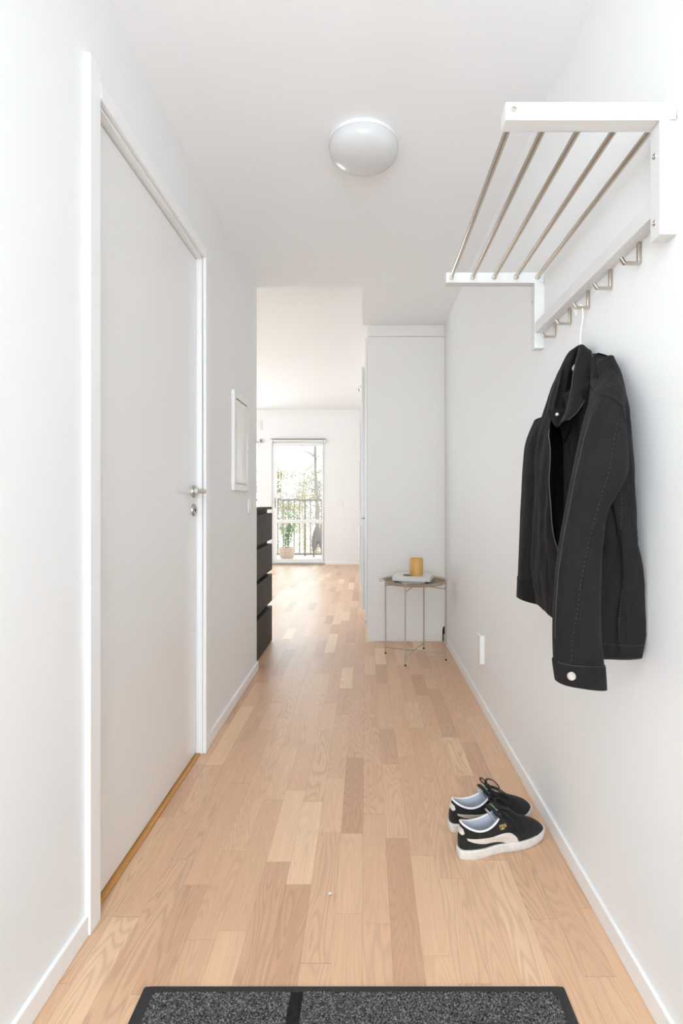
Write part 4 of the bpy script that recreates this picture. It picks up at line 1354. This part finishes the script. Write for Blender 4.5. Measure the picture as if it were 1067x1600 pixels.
pc = P(448.5, 869, 10.25)
pot = thing('flower_pot', (pc.x, 10.25, -0.02), 'round terracotta pot on the balcony floor', 'pot')
MB().lathe([(0.0, 0.0), (0.105, 0.0), (0.125, 0.03), (0.150, 0.11), (0.158, 0.16), (0.152, 0.165), (0.158, 0.175), (0.160, 0.20), (0.150, 0.205), (0.140, 0.19), (0.135, 0.16), (0.0, 0.155)], (pc.x, 10.25, -0.02), 40).build('pot', TERRA, pot, smooth=True, angle=50)
pl = thing('potted_plant', (pc.x, 10.25, 0.135), 'leafy green plant growing in the terracotta pot', 'plant')
stm, lvs = MB(), MB()
R0 = random.Random(5)
for k in range(11):
    a = R0.random() * 6.28
    rr_ = R0.uniform(0.0, 0.07)
    b0 = Vector((pc.x + rr_ * math.cos(a), 10.25 + rr_ * math.sin(a), 0.137))
    tip = b0 + Vector((R0.uniform(-0.14, 0.16), R0.uniform(-0.12, 0.12), R0.uniform(0.45, 0.80)))
    mid = b0.lerp(tip, 0.5) + Vector((R0.uniform(-.03, .03), 0, 0.03))
    pts_ = catmull([tuple(b0), tuple(mid), tuple(tip)], 14)
    stm.tube(pts_, 0.0035, 5)
    for q in pts_[3:]:
        for _ in range(3):
            d = Vector((R0.uniform(-1, 1), R0.uniform(-1, 1), R0.uniform(-0.5, 0.7))).normalized()
            s_ = d.cross(Vector((0.2, 0.1, 1))).normalized()
            L_, W_ = R0.uniform(0.045, 0.085), R0.uniform(0.010, 0.018)
            q0 = Vector(q)
            vv = [q0, q0 + d * L_ * 0.5 + s_ * W_, q0 + d * L_ - Vector((0, 0, 0.01)), q0 + d * L_ * 0.5 - s_ * W_]
            lvs.bm.faces.new([lvs.bm.verts.new(v) for v in vv])
stm.build('stem', LEAFD, pl)
lvs.build('foliage', LEAFD, pl, merge=False)

# folded parasol leaning at the railing
pp = P(492.5, 870, 10.45)
ps = thing('parasol', (pp.x, 10.45, -0.02), 'folded grey-brown parasol standing by the balcony railing', 'parasol')
MB().tube([(pp.x - 0.03, 10.45, -0.02), (pp.x + 0.03, 10.52, 0.66)], 0.012, 10).build('pole', BROWNP, ps, smooth=True)


def lobe(x0, z0, x1, z1, w0, name, seed):
    rws_ = []
    for i in range(26):
        u = i / 25
        c_ = Vector((x0 + (x1 - x0) * u, 10.49 - 0.05 * u, z0 + (z1 - z0) * u))
        r_ = w0 * (0.12 + math.sin(math.pi * min(1, u * 1.02)) ** 0.8)
        rws_.append([c_ + Vector((r_ * (1 + 0.25 * math.sin(5 * a + seed)) * math.cos(a), 0.7 * r_ * math.sin(a), 0)) for a in ln(0, 2 * math.pi, 21)[:-1]])
    MB().grid(rws_, close_u=True, cap0=True, cap1=True).build(name, CLOTHG, ps, smooth=True)


lobe(pp.x + 0.035, 0.62, pp.x - 0.035, 0.06, 0.052, 'canopy', 0)
lobe(pp.x + 0.045, 0.62, pp.x + 0.12, 0.10, 0.038, 'canopy', 2)
lobe(pp.x + 0.05, 0.60, pp.x + 0.055, 0.25, 0.036, 'canopy', 4)

# ------------------------------------------------------------------ trees beyond the balcony
def leaf_cloud(mb, R, c, rad, n, size, flat=0.7):
    for _ in range(n):
        d = Vector((R.gauss(0, 1), R.gauss(0, 1), R.gauss(0, flat)))
        q = c + d * rad * 0.5
        a = Vector((R.uniform(-1, 1), R.uniform(-1, 1), R.uniform(-1, 1))).normalized()
        b_ = a.cross(Vector((R.uniform(-1, 1), R.uniform(-1, 1), R.uniform(-1, 1)))).normalized()
        s_ = size * R.uniform(0.6, 1.3)
        mb.bm.faces.new([mb.bm.verts.new(v) for v in (q - a * s_, q + b_ * s_ * 0.45, q + a * s_, q - b_ * s_ * 0.45)])


def tree(name, label, base, height, tr_, lean, nb, leafm, barkm, seed, cl, z_first=0.35, ln_=1.6, size=0.07, npl=26):
    R = random.Random(seed)
    root = thing(name, base, label, 'tree')
    b0 = Vector(base)
    tp = b0 + Vector((lean, 0, height))
    trunk = catmull([tuple(b0), tuple(b0.lerp(tp, 0.35) + Vector((0.08, 0, 0))), tuple(b0.lerp(tp, 0.7) + Vector((-0.06, 0, 0))), tuple(tp)], 26)
    MB().tube(trunk, [tr_ * (1 - 0.55 * i / 25) for i in range(26)], 10).build('trunk', barkm, root, smooth=True)
    br, lv = MB(), MB()
    for k in range(nb):
        u = z_first + (1 - z_first) * (k + 0.5) / nb
        q = Vector(trunk[int(u * 25)])
        a = R.uniform(0, 6.283)
        L_ = ln_ * R.uniform(0.6, 1.15) * (1.1 - 0.6 * u)
        e_ = q + Vector((math.cos(a) * L_, math.sin(a) * L_ * 0.6, R.uniform(0.1, 0.55) * L_))
        md = q.lerp(e_, 0.5) + Vector((0, 0, R.uniform(-0.12, 0.1)))
        pts_ = catmull([tuple(q), tuple(md), tuple(e_)], 9)
        br.tube(pts_, [max(0.010, tr_ * 0.34 * (1 - 0.85 * i / 8)) for i in range(9)], 6)
        for i in range(3, 9):
            leaf_cloud(lv, R, Vector(pts_[i]), cl, npl, size)
    br.build('branches', barkm, root, smooth=True)
    lv.build('foliage', leafm, root, merge=False)


g0 = -3.2
tree('pine_tree', 'tall bare-trunked pine beyond the balcony, seen through the door glass', (P(492, 0, 22).x, 22.0, g0), 8.6, 0.085, 0.1, 22, LEAFG, BARK, 3, 0.26, 0.40, 1.5, 0.04, 14)
tree('birch_tree', 'small yellow-leaved tree left of the pine', (P(446, 0, 26).x, 26.0, g0), 5.7, 0.05, -0.2, 18, LEAFY, BARKB, 8, 0.55, 0.45, 1.5, 0.065, 40)
tree('birch_tree', 'slim pale tree between the yellow one and the pine', (P(470, 0, 30).x, 30.0, g0), 5.9, 0.05, 0.2, 16, LEAFY, BARKB, 12, 0.6, 0.4, 1.5, 0.07, 26)
tree('birch_tree', 'young yellowish tree behind the right end of the door glass', (P(500, 0, 33).x, 33.0, g0), 5.2, 0.05, 0.0, 14, LEAFG, BARKB, 15, 0.6, 0.4, 1.6, 0.07, 24)
for i, (x_, Y_, s_, lab) in enumerate(((436, 15.8, 1.0, 'low pale bush behind the railing, left of the pine'), (476, 18.2, 0.8, 'low yellowish bush at the foot of the pine'), (512, 20.6, 0.9, 'low bush behind the railing, right of the pine'))):
    b = P(x_, 0, Y_)
    R = random.Random(40 + i)
    bush = thing('bush', (b.x, Y_, g0), lab, 'bush')
    lv, stm = MB(), MB()
    for k in range(16):
        e_ = Vector((b.x + R.uniform(-0.9, 0.9) * s_, Y_ + R.uniform(-0.6, 0.6), g0 + R.uniform(1.4, 3.3) * s_))
        stm.tube([(b.x, Y_, g0), tuple(Vector((b.x, Y_, g0)).lerp(e_, 0.6) + Vector((0, 0, 0.2))), tuple(e_)], 0.012, 5)
        leaf_cloud(lv, R, e_, 0.5, 34, 0.06)
    stm.build('stems', BARKB, bush)
    lv.build('foliage', LEAFY, bush, merge=False)

# ------------------------------------------------------------------ a scrap on the floor
sp = MB()
sp.grid([[Vector((-0.097 + 0.010 * (u - 0.5), 1.461 + 0.007 * (v - 0.5) + 0.002 * u, 0.0012 + 0.0035 * abs(math.sin(2.6 * u + v)))) for u in ln(0, 1, 6)] for v in ln(0, 1, 5)])
tag(sp.build('paper_scrap', LABELW, smooth=True, solid=0.001, soff=0), 'tiny white paper scrap lying on the oak floor', 'scrap')
